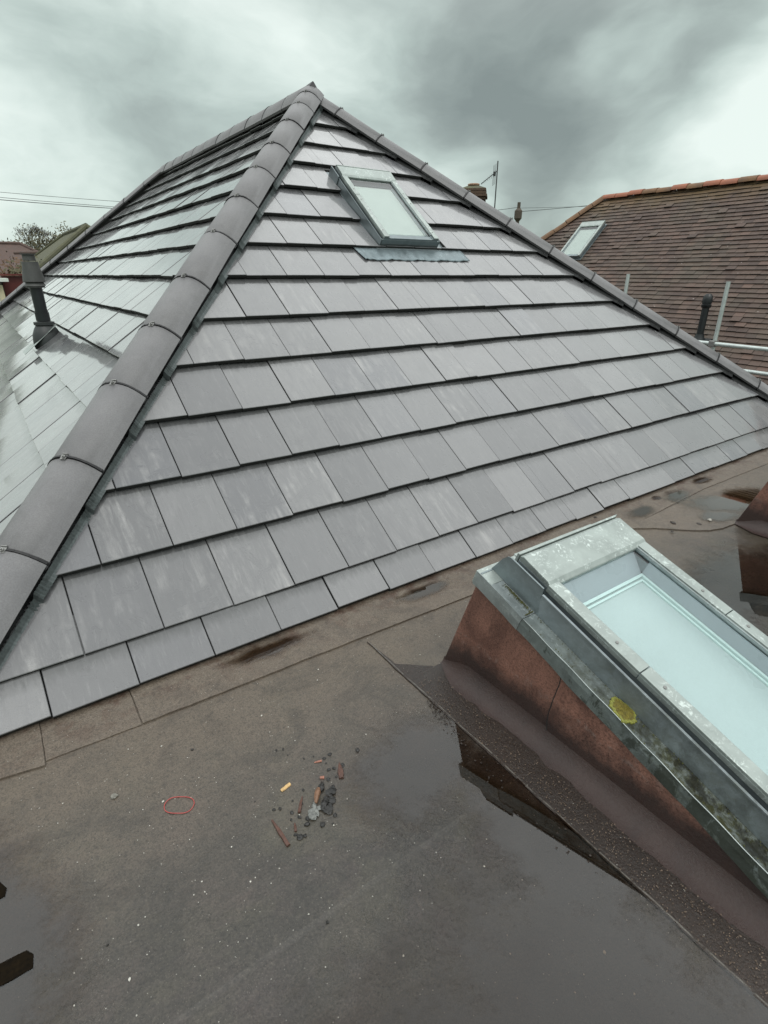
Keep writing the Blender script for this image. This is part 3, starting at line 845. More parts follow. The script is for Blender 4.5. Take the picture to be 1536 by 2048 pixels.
X, Y = np.meshgrid(xs, ys, indexing='ij'); H = roof_h(X, Y)
nx, ny = X.shape
me = D.meshes.new('flat_roof')
co = np.stack([X, Y, H], -1).reshape(-1, 3)
idx = np.arange(nx * ny).reshape(nx, ny)
q = np.stack([idx[:-1, :-1], idx[1:, :-1], idx[1:, 1:], idx[:-1, 1:]], -1).reshape(-1, 4)
me.vertices.add(len(co)); me.vertices.foreach_set('co', co.ravel())
me.loops.add(q.size); me.loops.foreach_set('vertex_index', q.ravel())
me.polygons.add(len(q)); me.polygons.foreach_set('loop_start', np.arange(len(q)) * 4); me.polygons.foreach_set('loop_total', np.full(len(q), 4))
me.update(); me.validate(); me.polygons.foreach_set('use_smooth', [True] * len(q)); me.materials.append(M['roof_felt'])
fo = D.objects.new('flat_roof', me); COL.objects.link(fo); tag(fo, kind='structure')
mb = MB(); mb.box((-2.6, -2.6, -3.2), (10.2, 0, 0), (0, 4.6, 0), (0, 0, 3.18)); ew = mb.build('extension_building', 'render_wall'); tag(ew, 'building below the flat brown felt roof', 'building'); recenter(ew)


def sheet(name, poly, thick, mat='strip_felt', parent=None, res=.02, curl=None):
    """a felt sheet lying on the roof: polygon outline, follows the roof undulation"""
    import bmesh
    bm = bmesh.new()
    out = []
    for i in range(len(poly)):
        a, b = poly[i], poly[(i + 1) % len(poly)]
        n = max(1, int(math.dist(a, b) / res))
        for k in range(n): out.append((a[0] + (b[0] - a[0]) * k / n, a[1] + (b[1] - a[1]) * k / n))
    rg = random.Random(len(out))
    vs = [bm.verts.new((x + rg.uniform(-.0012, .0012), y + rg.uniform(-.0012, .0012), 0)) for x, y in out]
    f = bm.faces.new(vs)
    if f.normal.z < 0: f.normal_flip()
    bm.normal_update()
    x0, x1 = min(p[0] for p in out), max(p[0] for p in out); y0, y1 = min(p[1] for p in out), max(p[1] for p in out)
    for ax, lo, hi in ((0, x0, x1), (1, y0, y1)):
        c_ = lo + .05
        while c_ < hi:
            pl = (c_, 0, 0) if ax == 0 else (0, c_, 0); no = (1, 0, 0) if ax == 0 else (0, 1, 0)
            bmesh.ops.bisect_plane(bm, geom=bm.verts[:] + bm.edges[:] + bm.faces[:], plane_co=pl, plane_no=no); c_ += .05
    ext = bmesh.ops.extrude_face_region(bm, geom=bm.faces[:])
    top = [v for v in ext['geom'] if isinstance(v, bmesh.types.BMVert)]
    ts = set(top)
    vx = np.array([v.co.x for v in bm.verts]); vy = np.array([v.co.y for v in bm.verts]); hh = roof_h(vx, vy)
    for v, h in zip(bm.verts, hh): v.co.z = h + (thick if v in ts else -.004)
    bmesh.ops.recalc_face_normals(bm, faces=bm.faces[:])
    me = D.meshes.new(name); bm.to_mesh(me); bm.free(); me.materials.append(M[mat])
    o = D.objects.new(name, me); COL.objects.link(o)
    return o


felt_strips = [
    ([(-2.4, 1.695), (-.28, 1.695), (-.152, 1.668), (-.150, 2.1), (-2.4, 2.1)], .0075, 'narrow brown felt strip under the tile edge, its corner end at the far left'),
    ([(-.149, 1.69), (.142, 1.676), (.146, 2.1), (-.149, 2.1)], .0040, 'short brown felt piece below the second tile from the left, between two laps'),
    ([(.147, 1.676), (1.06, 1.648), (1.787, 1.62), (2.975, 1.632), (2.975, 2.1), (.147, 2.1)], .0075, 'long brown felt strip under the tile edge, running behind the big skylight'),
    ([(2.979, 1.632), (4.10, 1.70), (5.16, 1.69), (7.4, 1.68), (7.4, 2.1), (2.979, 2.1)], .0045, 'brown felt strip under the tile edge at the far right, behind the small puddles'),
]
for poly, th, lb in felt_strips:
    tag(sheet('felt_strip', poly, th), lb, 'roofing felt', 'felt strips along the tile edge')
# strips of felt turned out from the two upstands
tag(sheet('upstand_apron', [(1.046, -.9), (1.30, -.9), (1.30, 1.318), (1.18, 1.322), (1.062, 1.425), (1.049, 1.612), (1.044, 1.4)], .0050, 'dark_felt'), 'dark gritty felt apron at the foot of the near skylight', 'roofing felt', 'felt aprons at the skylights')
arc = [(3.03, 1.60), (3.14, 1.53), (3.22, 1.45), (3.30, 1.375), (3.38, 1.32), (3.485, 1.286), (3.60, 1.276)]
tag(sheet('upstand_apron', arc + [(3.9, 1.26), (4.4, 1.30), (4.4, 1.66), (3.34, 1.645), (2.99, 1.632)], .0085, 'strip_felt'), 'felt apron with a rounded end beside the far skylight', 'roofing felt', 'felt aprons at the skylights')

# ---- standing rain water
def puddle(blobs, label, z, box, res=.006, group='puddles on the flat roof'):
    x0, x1, y0, y1 = box
    gx = np.arange(x0, x1, res); gy = np.arange(y0, y1, res); X, Y = np.meshgrid(gx, gy, indexing='ij')
    E = np.zeros_like(X)
    for (cx, cy, rx, ry, rot) in blobs:
        u = (X - cx) * math.cos(rot) + (Y - cy) * math.sin(rot); v = -(X - cx) * math.sin(rot) + (Y - cy) * math.cos(rot)
        dd = np.sqrt((u / rx) ** 2 + (v / ry) ** 2)
        E = np.maximum(E, np.clip((1.35 - dd) / 1.0, 0, 1))
    E = E + .9 * vnoise(X, Y, 9, 21) * E * (1 - E) + .5 * vnoise(X, Y, 31, 22) * E * (1 - E)
    cell = (E[:-1, :-1] > .02) & (E[1:, 1:] > .02)
    idx = np.arange(X.size).reshape(X.shape)
    q = np.stack([idx[:-1, :-1], idx[1:, :-1], idx[1:, 1:], idx[:-1, 1:]], -1)[cell]
    used = np.unique(q); rem = np.full(X.size, -1); rem[used] = np.arange(len(used))
    V = np.stack([X.ravel()[used], Y.ravel()[used], np.full(len(used), z)], -1)
    me = D.meshes.new('puddle'); me.from_pydata(V.tolist(), [], rem[q].tolist())
    a = me.attributes.new('edge', 'FLOAT', 'POINT'); a.data.foreach_set('value', np.clip(E.ravel()[used], 0, 1).astype(np.float32))
    me.materials.append(M['water'])
    o = D.objects.new('puddle', me); COL.objects.link(o)
    o['kind'] = 'structure'
    return o


puddle([(.83, .98, .26, .20, .2), (.94, .55, .17, .40, .0), (.99, .80, .12, .22, 0), (.72, .30, .42, .38, .4), (.30, .28, .62, .36, .0), (.60, .0, .9, .3, 0)], '', .0062, (-.3, 1.052, -.4, 1.25))
puddle([(-.34, 1.16, .20, .40, .2), (-.6, 1.0, .4, .6, 0)], '', .0050, (-1.1, -.08, .5, 1.66), .008)
puddle([(3.90, 1.47, .30, .16, -.35), (3.66, 1.385, .16, .09, -.3), (4.15, 1.45, .26, .14, 0)], '', .0118, (3.2, 4.6, 1.2, 1.75), .008)
puddle([(3.78, 1.74, .15, .075, .2), (3.31, 1.72, .14, .06, .1), (3.62, 1.80, .05, .03, 0), (4.25, 1.80, .12, .05, 0)], '', .0085, (3.0, 4.6, 1.63, 1.92), .008)
puddle([(.68, 1.80, .20, .05, 0), (1.5, 1.78, .16, .05, 0)], '', .0112, (.3, 1.9, 1.68, 1.9), .008)
puddle([(2.9, .9, .7, .3, 0), (3.2, .5, .6, .3, 0), (2.2, 1.0, .25, .3, 0)], '', .0050, (2.0, 4.2, .2, 1.26), .012)

# ------------------------------------------------------------------ the skylights on felt upstands
t19 = R(19)


def skylight(x0, dy, label, moss=True, full=True):
    root = thing('skylight', label, 'skylight', (x0 + .36, .6 + dy, 0), 'skylights on sloping upstands')
    ex = Vector((1, 0, 0)); ed = Vector((0, -math.cos(t19), -math.sin(t19))); en = Vector((0, -math.sin(t19), math.cos(t19)))
    O = Vector((x0, 1.165 + dy, .501)); Wd = .73; L = 1.16
    W = lambda x, d_, n: O + ex * x + ed * d_ + en * n
    def B(mb, xa, xb, a0, a1, n0, n1, **k): return mb.box(W(xa, a0, n0), ex * (xb - xa), ed * (a1 - a0), en * (n1 - n0), **k)
    # upstand: side outline from the flashing down to the roof
    def foot(d_):
        t_ = W(0, d_, -.03); k = (t_.z + .01) / en.z
        return t_ - en * k
    mb = MB()
    side = [W(.006, .008, -.03), W(.006, L - .01, -.03), foot(L - .01) + ex * .006, foot(.008) + ex * .006]
    mb.prism(side, ex * (Wd - .012))
    up = mb.build('upstand', 'red_felt', root, bevel=.006)
    # lap of one felt sheet over the next on the near side, with a crooked edge
    mb = MB(); V = []; rg = random.Random(2)
    for i in range(15):
        k = i / 14
        y_ = .793 + .012 * math.sin(k * 5) + dy
        zt = .501 - .344 * (1.165 + dy - y_) - .035
        z_ = .0 + k * (zt - .0)
        V.append((x0 + .0035, y_ + .003 * rg.random() , z_))
    W2 = []
    for (x_, y_, z_) in V: W2.append((x_, y_ - 1.2, max(-.01, min(z_, .501 - .344 * (1.165 + dy - (y_ - 1.2)) - .035))))
    lowr = W(0, L - .012, -.032)
    nV = len(V)
    polyo = [Vector(v) for v in V] + [Vector((x0 + .0035, lowr.y, lowr.z)), Vector((x0 + .0035, lowr.y + .03, -.002))]
    mb.prism(polyo, (.006, 0, 0)); mb.build('felt_lap', 'red_felt', up)
    mb = MB(); mb.tube([Vector(v) + Vector((.002, .0015, 0)) for v in V[2:]], .0028, 5); mb.build('lap_edge', 'membrane_and_shade', up)
    # angle fillet along the foot
    mb = MB(); n = 9; V = []; ysn = 60; rg = random.Random(5)
    for i in range(ysn + 1):
        y_ = (1.325 + dy) - 2.1 * i / ysn
        for j in range(n):
            an = j / (n - 1) * math.pi / 2
            rr = .085
            hz = max(.0, 1 - math.sin(an)) * rr; hx = (1 - math.cos(an)) * rr
            V.append((x0 + .006 - rr + hx * 1.0 + 0, y_, .004 + rr - math.sqrt(max(0, rr * rr - (hx) ** 2)) + rg.uniform(-.0015, .0015)))
    tap = lambda i: min(1, .25 + i / 5)
    V = [(x0 + .0095 - .080 * tap(i) * (1 - math.sin(j / (n - 1) * math.pi / 2)), V[i * n + j][1], .005 + .095 * tap(i) * (1 - math.cos(j / (n - 1) * math.pi / 2)) + rg.uniform(-.001, .001)) for i in range(ysn + 1) for j in range(n)]
    F = [(i * n + j, (i + 1) * n + j, (i + 1) * n + j + 1, i * n + j + 1) for i in range(ysn) for j in range(n - 1)]
    mb.add(V, F); mb.build('angle_fillet', 'red_felt', up, smooth=True)
    # edge flashing: gutter sheet and its turned-down outer face, in three pieces down the side
    for (a0, a1, sh) in ((0.0, .2275, 0.002), (.2285, L + .01, 0.0)):
        n = max(4, int((a1 - a0) / .03)); mb = MB(); V = []; F = []; rg = random.Random(int(a1 * 100))
        for i in range(n + 1):
            d_ = a0 + (a1 - a0) * i / n; wv = .0025 * math.sin(d_ * 23) + .0015 * math.sin(d_ * 51); dr = -.058 + .003 * math.sin(d_ * 9)
            for (x_, n_) in ((-.004 + wv * .6 - sh, dr), (-.005 + wv - sh, -.02), (-.003 + wv * .4 - sh, 0 + sh), (.028, -.003 + sh), (.058, -.001 + sh)): V.append(W(x_, d_, n_))
        for i in range(n):
            for j in range(4): F.append((i * 5 + j, i * 5 + j + 1, (i + 1) * 5 + j + 1, (i + 1) * 5 + j))
        FR = [tuple(reversed(f)) for f in F]; mb.add(V, [f for q_, f in enumerate(FR) if q_ % 4 > 1]); mb.add(V, [f for q_, f in enumerate(FR) if q_ % 4 < 2], mi=1)
        o = mb.build('edge_flashing', ['zinc_moss' if a0 > .1 else 'zinc', 'zinc_skirt' if a0 > .1 else 'zinc'], root); sm = o.modifiers.new('s', 'SOLIDIFY'); sm.thickness = .003; sm.offset = -1
    mb = MB(); mb.tube([W(-.0045, .23 + (L - .22) * k / 40, .0005 + .0012 * math.sin(k * .9)) for k in range(41)], .0016, 6); mb.build('edge_highlight', 'highlight_bead', root, smooth=True)  # pale tube painting a highlight along the outer corner of the flashing
    mb = MB(); B(mb, Wd - .05, Wd + .004, 0, L, -.003, 0); B(mb, Wd + .001, Wd + .004, 0, L, -.058, -.003); mb.build('edge_flashing', 'zinc', root)
    # back flashing with the standing edge
    mb = MB(); B(mb, -.004, Wd, -.006, .0, -.055, .001); B(mb, -.002, Wd, .0, .07, -.001, .002)
    mb.build('back_flashing', 'zinc_pale', root, bevel=.001)
    mb = MB(); B(mb, .100, Wd - .06, .052, .056, .0, .098); B(mb, .100, Wd - .2, .040, .051, .080, .0835)
    mb.build('back_flashing_edge', 'zinc_pale', root)
    # upright side flashing with folded lip: the corner piece has a curved top end
    mb = MB(); V = []
    prof = [(.010, .004), (.020, .030), (.034, .072), (.050, .098), (.066, .104), (.215, .104), (.222, .060), (.240, .002)]
    mb.prism([W(.054, a, n_) for a, n_ in prof], ex * .0035); B(mb, .051, .057, .066, .215, .1025, .106)
    mb.prism([W(.0, a, n_) for a, n_ in [(.012, .001), (.018, .001), (.018, .004), (.012, .004)]], ex * .056)
    mb.build('corner_flashing', 'window_grey', root)
    mb = MB(); B(mb, .0545, .058, .222, L, 0, .080); B(mb, .050, .058, .222, L, .0785, .084); B(mb, .058, .064, .222, L, .076, .079)
    mb.build('side_flashing', 'window_grey' if not moss else 'zinc_moss_side', root)
    mb = MB(); B(mb, Wd - .058, Wd - .0545, .05, L, 0, .078); mb.build('side_flashing', 'window_grey', root)
    # inner deck that closes the gap between flashing and frame
    mb = MB(); B(mb, .058, Wd - .058, .057, L, .0, .004); mb.build('deck', 'dark_gasket', root)
    roof_window(root, O, ex, ed, en, .088, .642, .070, L - .02, .1, strip=.05, joint=.573, hood=(0, .148))
    if moss:
        # orange-green lichen disc and moss along the gutter
        mb = MB(); rg = random.Random(8); cx_, cd_ = .027, .612; m_ = 64; V = [W(cx_, cd_, .008)]
        rad = [1 + .22 * mn.noise(Vector((math.cos(6.283 * k / m_) * 1.6, math.sin(6.283 * k / m_) * 1.6, 3))) + .20 * mn.noise(Vector((math.cos(6.283 * k / m_) * 5, math.sin(6.283 * k / m_) * 5, 8))) for k in range(m_)]
        for ringk, (sc, hh) in enumerate(((.45, .0075), (.80, .0065))):
            for k in range(m_):
                an = 2 * math.pi * k / m_; V.append(W(cx_ + math.cos(an) * .031 * sc * rad[k], cd_ + math.sin(an) * .040 * sc * rad[k], hh + rg.uniform(-.0012, .0012)))
        F = [(0, 1 + k, 1 + (k + 1) % m_) for k in range(m_)] + [(1 + k, 1 + m_ + k, 1 + m_ + (k + 1) % m_, 1 + (k + 1) % m_) for k in range(m_)]
        V2 = []
        for sc, hh in ((.80, .0063), (1.0, .0045), (1.03, .0005)):
            for k in range(m_):
                an = 2 * math.pi * k / m_; V2.append(W(cx_ + math.cos(an) * .031 * sc * rad[k], cd_ + math.sin(an) * .040 * sc * rad[k], hh + rg.uniform(-.0008, .0008)))
        F2 = [(j * m_ + k, (j + 1) * m_ + k, (j + 1) * m_ + (k + 1) % m_, j * m_ + (k + 1) % m_) for j in range(2) for k in range(m_)]
        mb.add(V, F, mi=0); mb.add(V2, F2, mi=1)
        li = mb.build('lichen', ['lichen', 'lichen_rim'], root); tag(li, 'round yellow-green lichen growing in the gutter')
        mb = MB()
        for k in range(900):
            d_ = rg.betavariate(2, 2) * .14 + .085; x_ = .052 - abs(rg.gauss(0, .006)) - .004
            if rg.random() < .35: d_ = .25 + rg.random() * .85; x_ = rg.choice((.050, .048, .006)) - abs(rg.gauss(0, .004)) * (1 if rg.random() < .9 else -1)
            elif rg.random() < .25: d_ = .222; x_ = rg.uniform(.012, .05)
            s_ = rg.uniform(.001, .0032); c_ = W(x_, d_, .001 + s_ * .4)
            a_ = [Vector((rg.uniform(-1, 1), rg.uniform(-1, 1), rg.uniform(-.3, 1))).normalized() * s_ for _ in range(4)]
            mb.add([c_ + v for v in a_], [(0, 1, 2), (0, 2, 3), (0, 3, 1), (1, 3, 2)])
        ms = mb.build('moss', 'moss', root); ms['kind'] = 'stuff'
    return root


zinc_material('zinc_moss_side', (.25, .285, .30), .40, .12, moss=.35)
skylight(1.225, 0, 'sloping skylight with pale frosted glass, mossy grey metal edge and a red felt upstand')
skylight(3.63, -.045, 'second skylight at the right edge, only the dark red corner of its upstand in view', moss=False)

# ------------------------------------------------------------------ litter on the flat roof
def ground_z(x, y): return float(roof_h(np.array([x]), np.array([y]))[0])


def lump(mb, c, r, rg, flat=.6, sub=1):
    import bmesh
    bm = bmesh.new(); bmesh.ops.create_icosphere(bm, subdivisions=sub + 1, radius=1)
    ax = [rg.uniform(.65, 1.25) for _ in range(3)]; rot = rg.uniform(0, 6.28); sd_ = rg.uniform(0, 90)
    V = []
    for v in bm.verts:
        k = 1 + .55 * mn.noise(v.co * 1.4 + Vector((sd_, 0, 0))) + .25 * mn.noise(v.co * 3.5 + Vector((sd_, 4, 0)))
        x, y, z = v.co.x * ax[0] * k, v.co.y * ax[1] * k, v.co.z * flat * k
        V.append((c[0] + r * (x * math.cos(rot) - y * math.sin(rot)), c[1] + r * (x * math.sin(rot) + y * math.cos(rot)), c[2] + r * (z + flat * .75)))
    bm.verts.ensure_lookup_table()
    F = [tuple(v.index for v in f.verts) for f in bm.faces]; bm.free(); mb.add(V, F)


def splinter(name, mat, a, b, w_, h_, label, group=None, taper=.3, mats=None):
    """a split sliver of wood from a to b on the roof"""
    rg = random.Random(int(a[0] * 1e4)); A = Vector((*a, 0)); Bv = Vector((*b, 0)); d_ = Bv - A; lat = Vector((-d_.y, d_.x, 0)).normalized()
    z = max(ground_z(*a), ground_z(*b)) + .0005
    st = 9; V = []
    for i in range(st):
        k = i / (st - 1); wd_ = w_ * (taper + (1 - taper) * min(1, k * 2.2)) * (1 + rg.uniform(-.12, .12)) / 2; hh = h_ * (taper + (1 - taper) * min(1, k * 2)) * (1 + rg.uniform(-.15, .15))
        p = A + d_ * k + lat * rg.uniform(-.04, .04) * w_
        V += [p - lat * wd_ + Vector((0, 0, z)), p + lat * wd_ + Vector((0, 0, z)), p + lat * wd_ * .8 + Vector((0, 0, z + hh * .8)), p + lat * wd_ * .1 + Vector((0, 0, z + hh)), p - lat * wd_ * .85 + Vector((0, 0, z + hh * .65))]
    F = [(i * 5 + j, i * 5 + (j + 1) % 5, (i + 1) * 5 + (j + 1) % 5, (i + 1) * 5 + j) for i in range(st - 1) for j in range(5)] + [(4, 3, 2, 1, 0), tuple((st - 1) * 5 + j for j in range(5))]
    mb = MB().add(V, F); o = mb.build(name, mat); tag(o, label, 'wood splinter', group); return recenter(o)


G1 = 'wood splinters around the burnt spot'
splinter('wood_chip', 'wood_pale', (.426, 1.150), (.460, 1.157), .011, .005, 'pale yellow chip of clean wood left of the charcoal', G1, .8)
splinter('wood_splinter', 'wood_brown', (.362, 1.076), (.367, .978), .0105, .007, 'longest reddish brown splinter, nearest the camera', G1, .5)
splinter('wood_splinter', 'wood_brown', (.470, 1.096), (.437, 1.052), .009, .006, 'short brown splinter just left of the ashy chunk', G1, .4)
splinter('wood_splinter', 'wood_brown', (.627, 1.140), (.600, 1.082), .017, .007, 'brown wedge-shaped splinter right of the charcoal, thin end up', G1, .15)
splinter('wood_splinter', 'wood_brown', (.412, 1.030), (.402, 1.004), .008, .005, 'tiny dark brown splinter above the two black crumbs', G1, .4)
splinter('wood_chip', 'wood_pink', (.560, 1.186), (.583, 1.178), .006, .004, 'small pinkish orange sliver among the upper crumbs', G1, .5)
splinter('wood_chip', 'wood_pink', (.546, 1.123), (.558, 1.117), .009, .006, 'pink stub of wood against a black crumb', G1, .8)
# burnt chunk: ash end, wood tip, char
ch = thing('burnt_wood_chunk', 'half-burnt piece of wood, white ash at one end and bare orange wood at the other', 'burnt wood', (.50, 1.045, 0))
rg = random.Random(5)
mb = MB()
for (x, y, r_) in ((.462, 1.022, .011), (.470, 1.032, .012), (.478, 1.020, .010), (.482, 1.042, .010), (.490, 1.052, .008), (.466, 1.010, .009), (.494, 1.03, .008)): lump(mb, (x, y, ground_z(x, y)), r_, rg, .55)
mb.build('ash_end', 'ash', ch)
mb = MB(); z = ground_z(.5, 1.06)
mb.tube([(.490, 1.046, z + .010), (.500, 1.060, z + .013), (.512, 1.074, z + .013), (.520, 1.084, z + .011)], [.004, .008, .009, .006], 7); mb.build('wood_tip', 'wood_orange', ch)
mb = MB()
for (x, y, r_) in ((.530, 1.088, .012), (.538, 1.095, .009), (.500, 1.022, .010), (.510, 1.032, .012), (.522, 1.040, .012)): lump(mb, (x, y, ground_z(x, y)), r_, rg, .6)
mb.build('charred_end', 'charcoal', ch)
ch_pos = [(.482, 1.304, .0035), (.501, 1.295, .006), (.702, 1.148, .0095), (.503, 1.264, .003), (.595, 1.183, .006), (.618, 1.186, .008), (.590, 1.163, .004), (.601, 1.129, .007), (.629, 1.125, .008), (.585, 1.135, .007), (.590, 1.098, .005), (.565, 1.105, .007), (.483, 1.115, .005),
          (.548, 1.058, .015), (.561, 1.070, .012), (.511, 1.008, .012), (.524, 1.020, .012), (.536, 1.032, .013), (.449, 1.022, .008), (.408, 1.045, .005), (.398, .996, .007), (.404, .983, .010), (.475, .979, .008), (.420, 1.065, .006), (.397, 1.097, .006), (.381, 1.104, .005),
          (.346, 1.163, .003), (.440, 1.005, .010), (.432, 1.040, .007), (.358, .747, .006), (.253, 1.465, .007), (.616, 1.248, .003), (-.09, 1.004, .004), (.54, 1.22, .004), (.57, 1.21, .003), (.44, 1.10, .004), (.52, .985, .006), (.50, .965, .005), (.418, .978, .006), (.46, 1.075, .004)]
CH_LB = {(.548, 1.058): 'largest black charcoal lump, touching the right side of the burnt chunk', (.561, 1.070): 'black charcoal lump at the upper right of the burnt chunk',
         (.511, 1.008): 'black charcoal lump right below the white ash', (.524, 1.020): 'black charcoal lump at the lower right of the ash', (.536, 1.032): 'black charcoal lump in the middle of the row right of the ash',
         (.449, 1.022): 'black charcoal crumb just left of the white ash', (.404, .983): 'larger of two black crumbs beside the lower end of the longest splinter', (.398, .996): 'smaller of two black crumbs beside the lower end of the longest splinter',
         (.629, 1.125): 'black crumb at the thick end of the wedge-shaped splinter', (.601, 1.129): 'black crumb at the left of the wedge-shaped splinter', (.585, 1.135): 'long black crumb between the pink stub and the wedge-shaped splinter',
         (.618, 1.186): 'upper right black lump of the group above the wedge-shaped splinter', (.595, 1.183): 'black crumb beside the small pinkish orange sliver', (.565, 1.105): 'black crumb touching the pink stub of wood',
         (.475, .979): 'black crumb below the ash, nearest the camera in the heap', (-.09, 1.004): 'tiny black crumb alone near the left edge of the wet roof', (.346, 1.163): 'tiny black crumb left of the pale yellow chip',
         (.501, 1.295): 'black crumb farthest up the roof from the burnt chunk', (.440, 1.005): 'black crumb between the ash and the longest splinter', (.420, 1.065): 'black crumb above the thin end of the longest splinter'}
for k, (x, y, r_) in enumerate(ch_pos):
    mb = MB(); lump(mb, (x, y, ground_z(x, y) - r_ * .1), r_ * .85, rg, .5)
    o = mb.build('charcoal_lump', 'charcoal')
    lb = 'black crumb of charcoal lying on the flat roof'
    if (x, y) == (.702, 1.148): lb = 'round black lump of charcoal lying alone right of the splinters'
    if (x, y) == (.358, .747): lb = 'small black crumb alone in the lower middle of the wet roof'
    if (x, y) == (.253, 1.465): lb = 'small black crumb alone between the red band and the tiles'
    lb = CH_LB.get((x, y), lb)
    tag(o, lb, 'charcoal', 'charcoal crumbs on the flat roof'); recenter(o)
# dark crumbs caught along the edge of the puddle: uncountable
mb = MB(); rg = random.Random(12)
for k in range(150):
    q = rg.random(); x = 1.035 - .03 * q + rg.gauss(0, .010); y = 1.16 - .20 * q + rg.gauss(0, .015)
    if k > 95: x = 1.0 + rg.gauss(0, .04); y = .95 + rg.gauss(0, .02) - .5 * rg.random()
    lump(mb, (x, y, max(.004, ground_z(x, y))), rg.uniform(.0012, .0042), rg, .6, 0)
tag(mb.build('silt_crumbs', 'wet_silt'), 'dark crumbs of silt caught along the edge of the puddle', 'silt', kind='stuff')
mb = MB()
for k in range(420):
    x = rg.uniform(-.3, 2.2); y = rg.uniform(.05, 1.8)
    if 1.2 < x < 2.0 and y < 1.35: x = rg.uniform(-.2, 1.1)
    r_ = rg.choice((.0008, .001, .0012, .0016, .0022)) * (1.0 if rg.random() < .9 else 1.6)
    lump(mb, (x, y, ground_z(x, y)), r_, rg, .7, 0)
tag(mb.build('white_grit', 'grit'), 'white specks of grit scattered over the flat roof', 'grit', kind='stuff')
mb = MB()
for k in range(1100):
    x = rg.uniform(1.052, 1.15); y = rg.uniform(.0, 1.28); lump(mb, (x, y, .009 + max(0, x - 1.12) * .25), rg.uniform(.0007, .0022), rg, .6, 0)
tag(mb.build('loose_granules', 'granules'), 'loose granules along the foot of the near skylight', 'grit', kind='stuff')
# pebble
mb = MB(); lump(mb, (.004, 1.424, ground_z(.004, 1.424)), .011, random.Random(3), .5); tag(recenter(mb.build('stone_chip', 'stone')), 'flat grey stone chip left of the red rubber band', 'stone')
mb = MB(); lump(mb, (3.52, 1.385, .012), .014, random.Random(4), .5); tag(recenter(mb.build('stone_chip', 'grit')), 'pale pebble by the far puddle at the rounded felt', 'stone')
LF_LB = ['dark scrap of dead leaf close under the tile edge, by the first small puddle', 'dark scrap of dead leaf under the tile edge behind the skylight hood', 'largest dark leaf scrap, at the curved edge of the felt apron', 'dark leaf scrap beside the pale pebble', 'smallest dark leaf scrap, on the curved felt edge nearest the skylight hood']
for (x, y, s_), lbl in zip(((2.975, 1.84, .014), (2.70, 1.79, .012), (3.30, 1.50, .018), (3.42, 1.40, .012), (3.18, 1.44, .010)), LF_LB):
    mb = MB(); lump(mb, (x, y, .008), s_, rg, .3); tag(recenter(mb.build('dead_leaf', 'wet_silt')), lbl, 'leaf', 'leaf scraps near the far puddles')
# red rubber band
mb = MB(); pts = []
for k in range(49):
    an = 2 * math.pi * k / 48; x = .157 + .0435 * math.cos(an); y = 1.281 + .031 * math.sin(an) * (1 + .08 * math.cos(an * 2))
    rx = x - .157; ry = y - 1.281; an2 = -.65
    x = .157 + rx * math.cos(an2) - ry * math.sin(an2); y = 1.281 + rx * math.sin(an2) + ry * math.cos(an2)
    pts.append((x, y, ground_z(x, y) + .0022 + .001 * math.sin(an * 3)))
mb.tube(pts, .0013, 6, caps=False); tag(recenter(mb.build('rubber_band', 'band_red', smooth=True)), 'thin red rubber band lying in an oval on the felt', 'rubber band')
# two dark flat patches painting reflections in the water at the lower left
for poly, lb in (([(-.42, 1.111), (-.245, 1.098), (-.235, 1.078), (-.238, 1.048), (-.42, 1.052)], 'dark brown painted reflection at the lower left corner, the nearer of two'),
                 ([(-.46, 1.330), (-.288, 1.318), (-.277, 1.29), (-.281, 1.268), (-.46, 1.272)], 'dark brown painted reflection at the left edge, the farther of two')):
    tag(sheet('reflection_patch', poly, .0075, 'dark_reflection'), lb, 'roofing felt', 'dark painted reflections at the left edge')

# ------------------------------------------------------------------ ground, far terrain
mb = MB(); n = 60; V = []
for i in range(n + 1):
    for j in range(n + 1):
        u = (i / n * 2 - 1); v = (j / n * 2 - 1); x = 600 * u * abs(u) + 5; y = 600 * v * abs(v) + 5
        h = -3.2
        dist_ = math.hypot(x, y)
        if y > 25 and x < y * .5: h += min(1, (dist_ - 25) / 60) * 5.4 * max(0, min(1, (y * .5 - x) / 15))
        V.append((x, y, h))
F = [(i * (n + 1) + j, (i + 1) * (n + 1) + j, (i + 1) * (n + 1) + j + 1, i * (n + 1) + j + 1) for i in range(n) for j in range(n)]
mb.add(V, F); tag(mb.build('ground', 'ground', smooth=True), kind='structure')

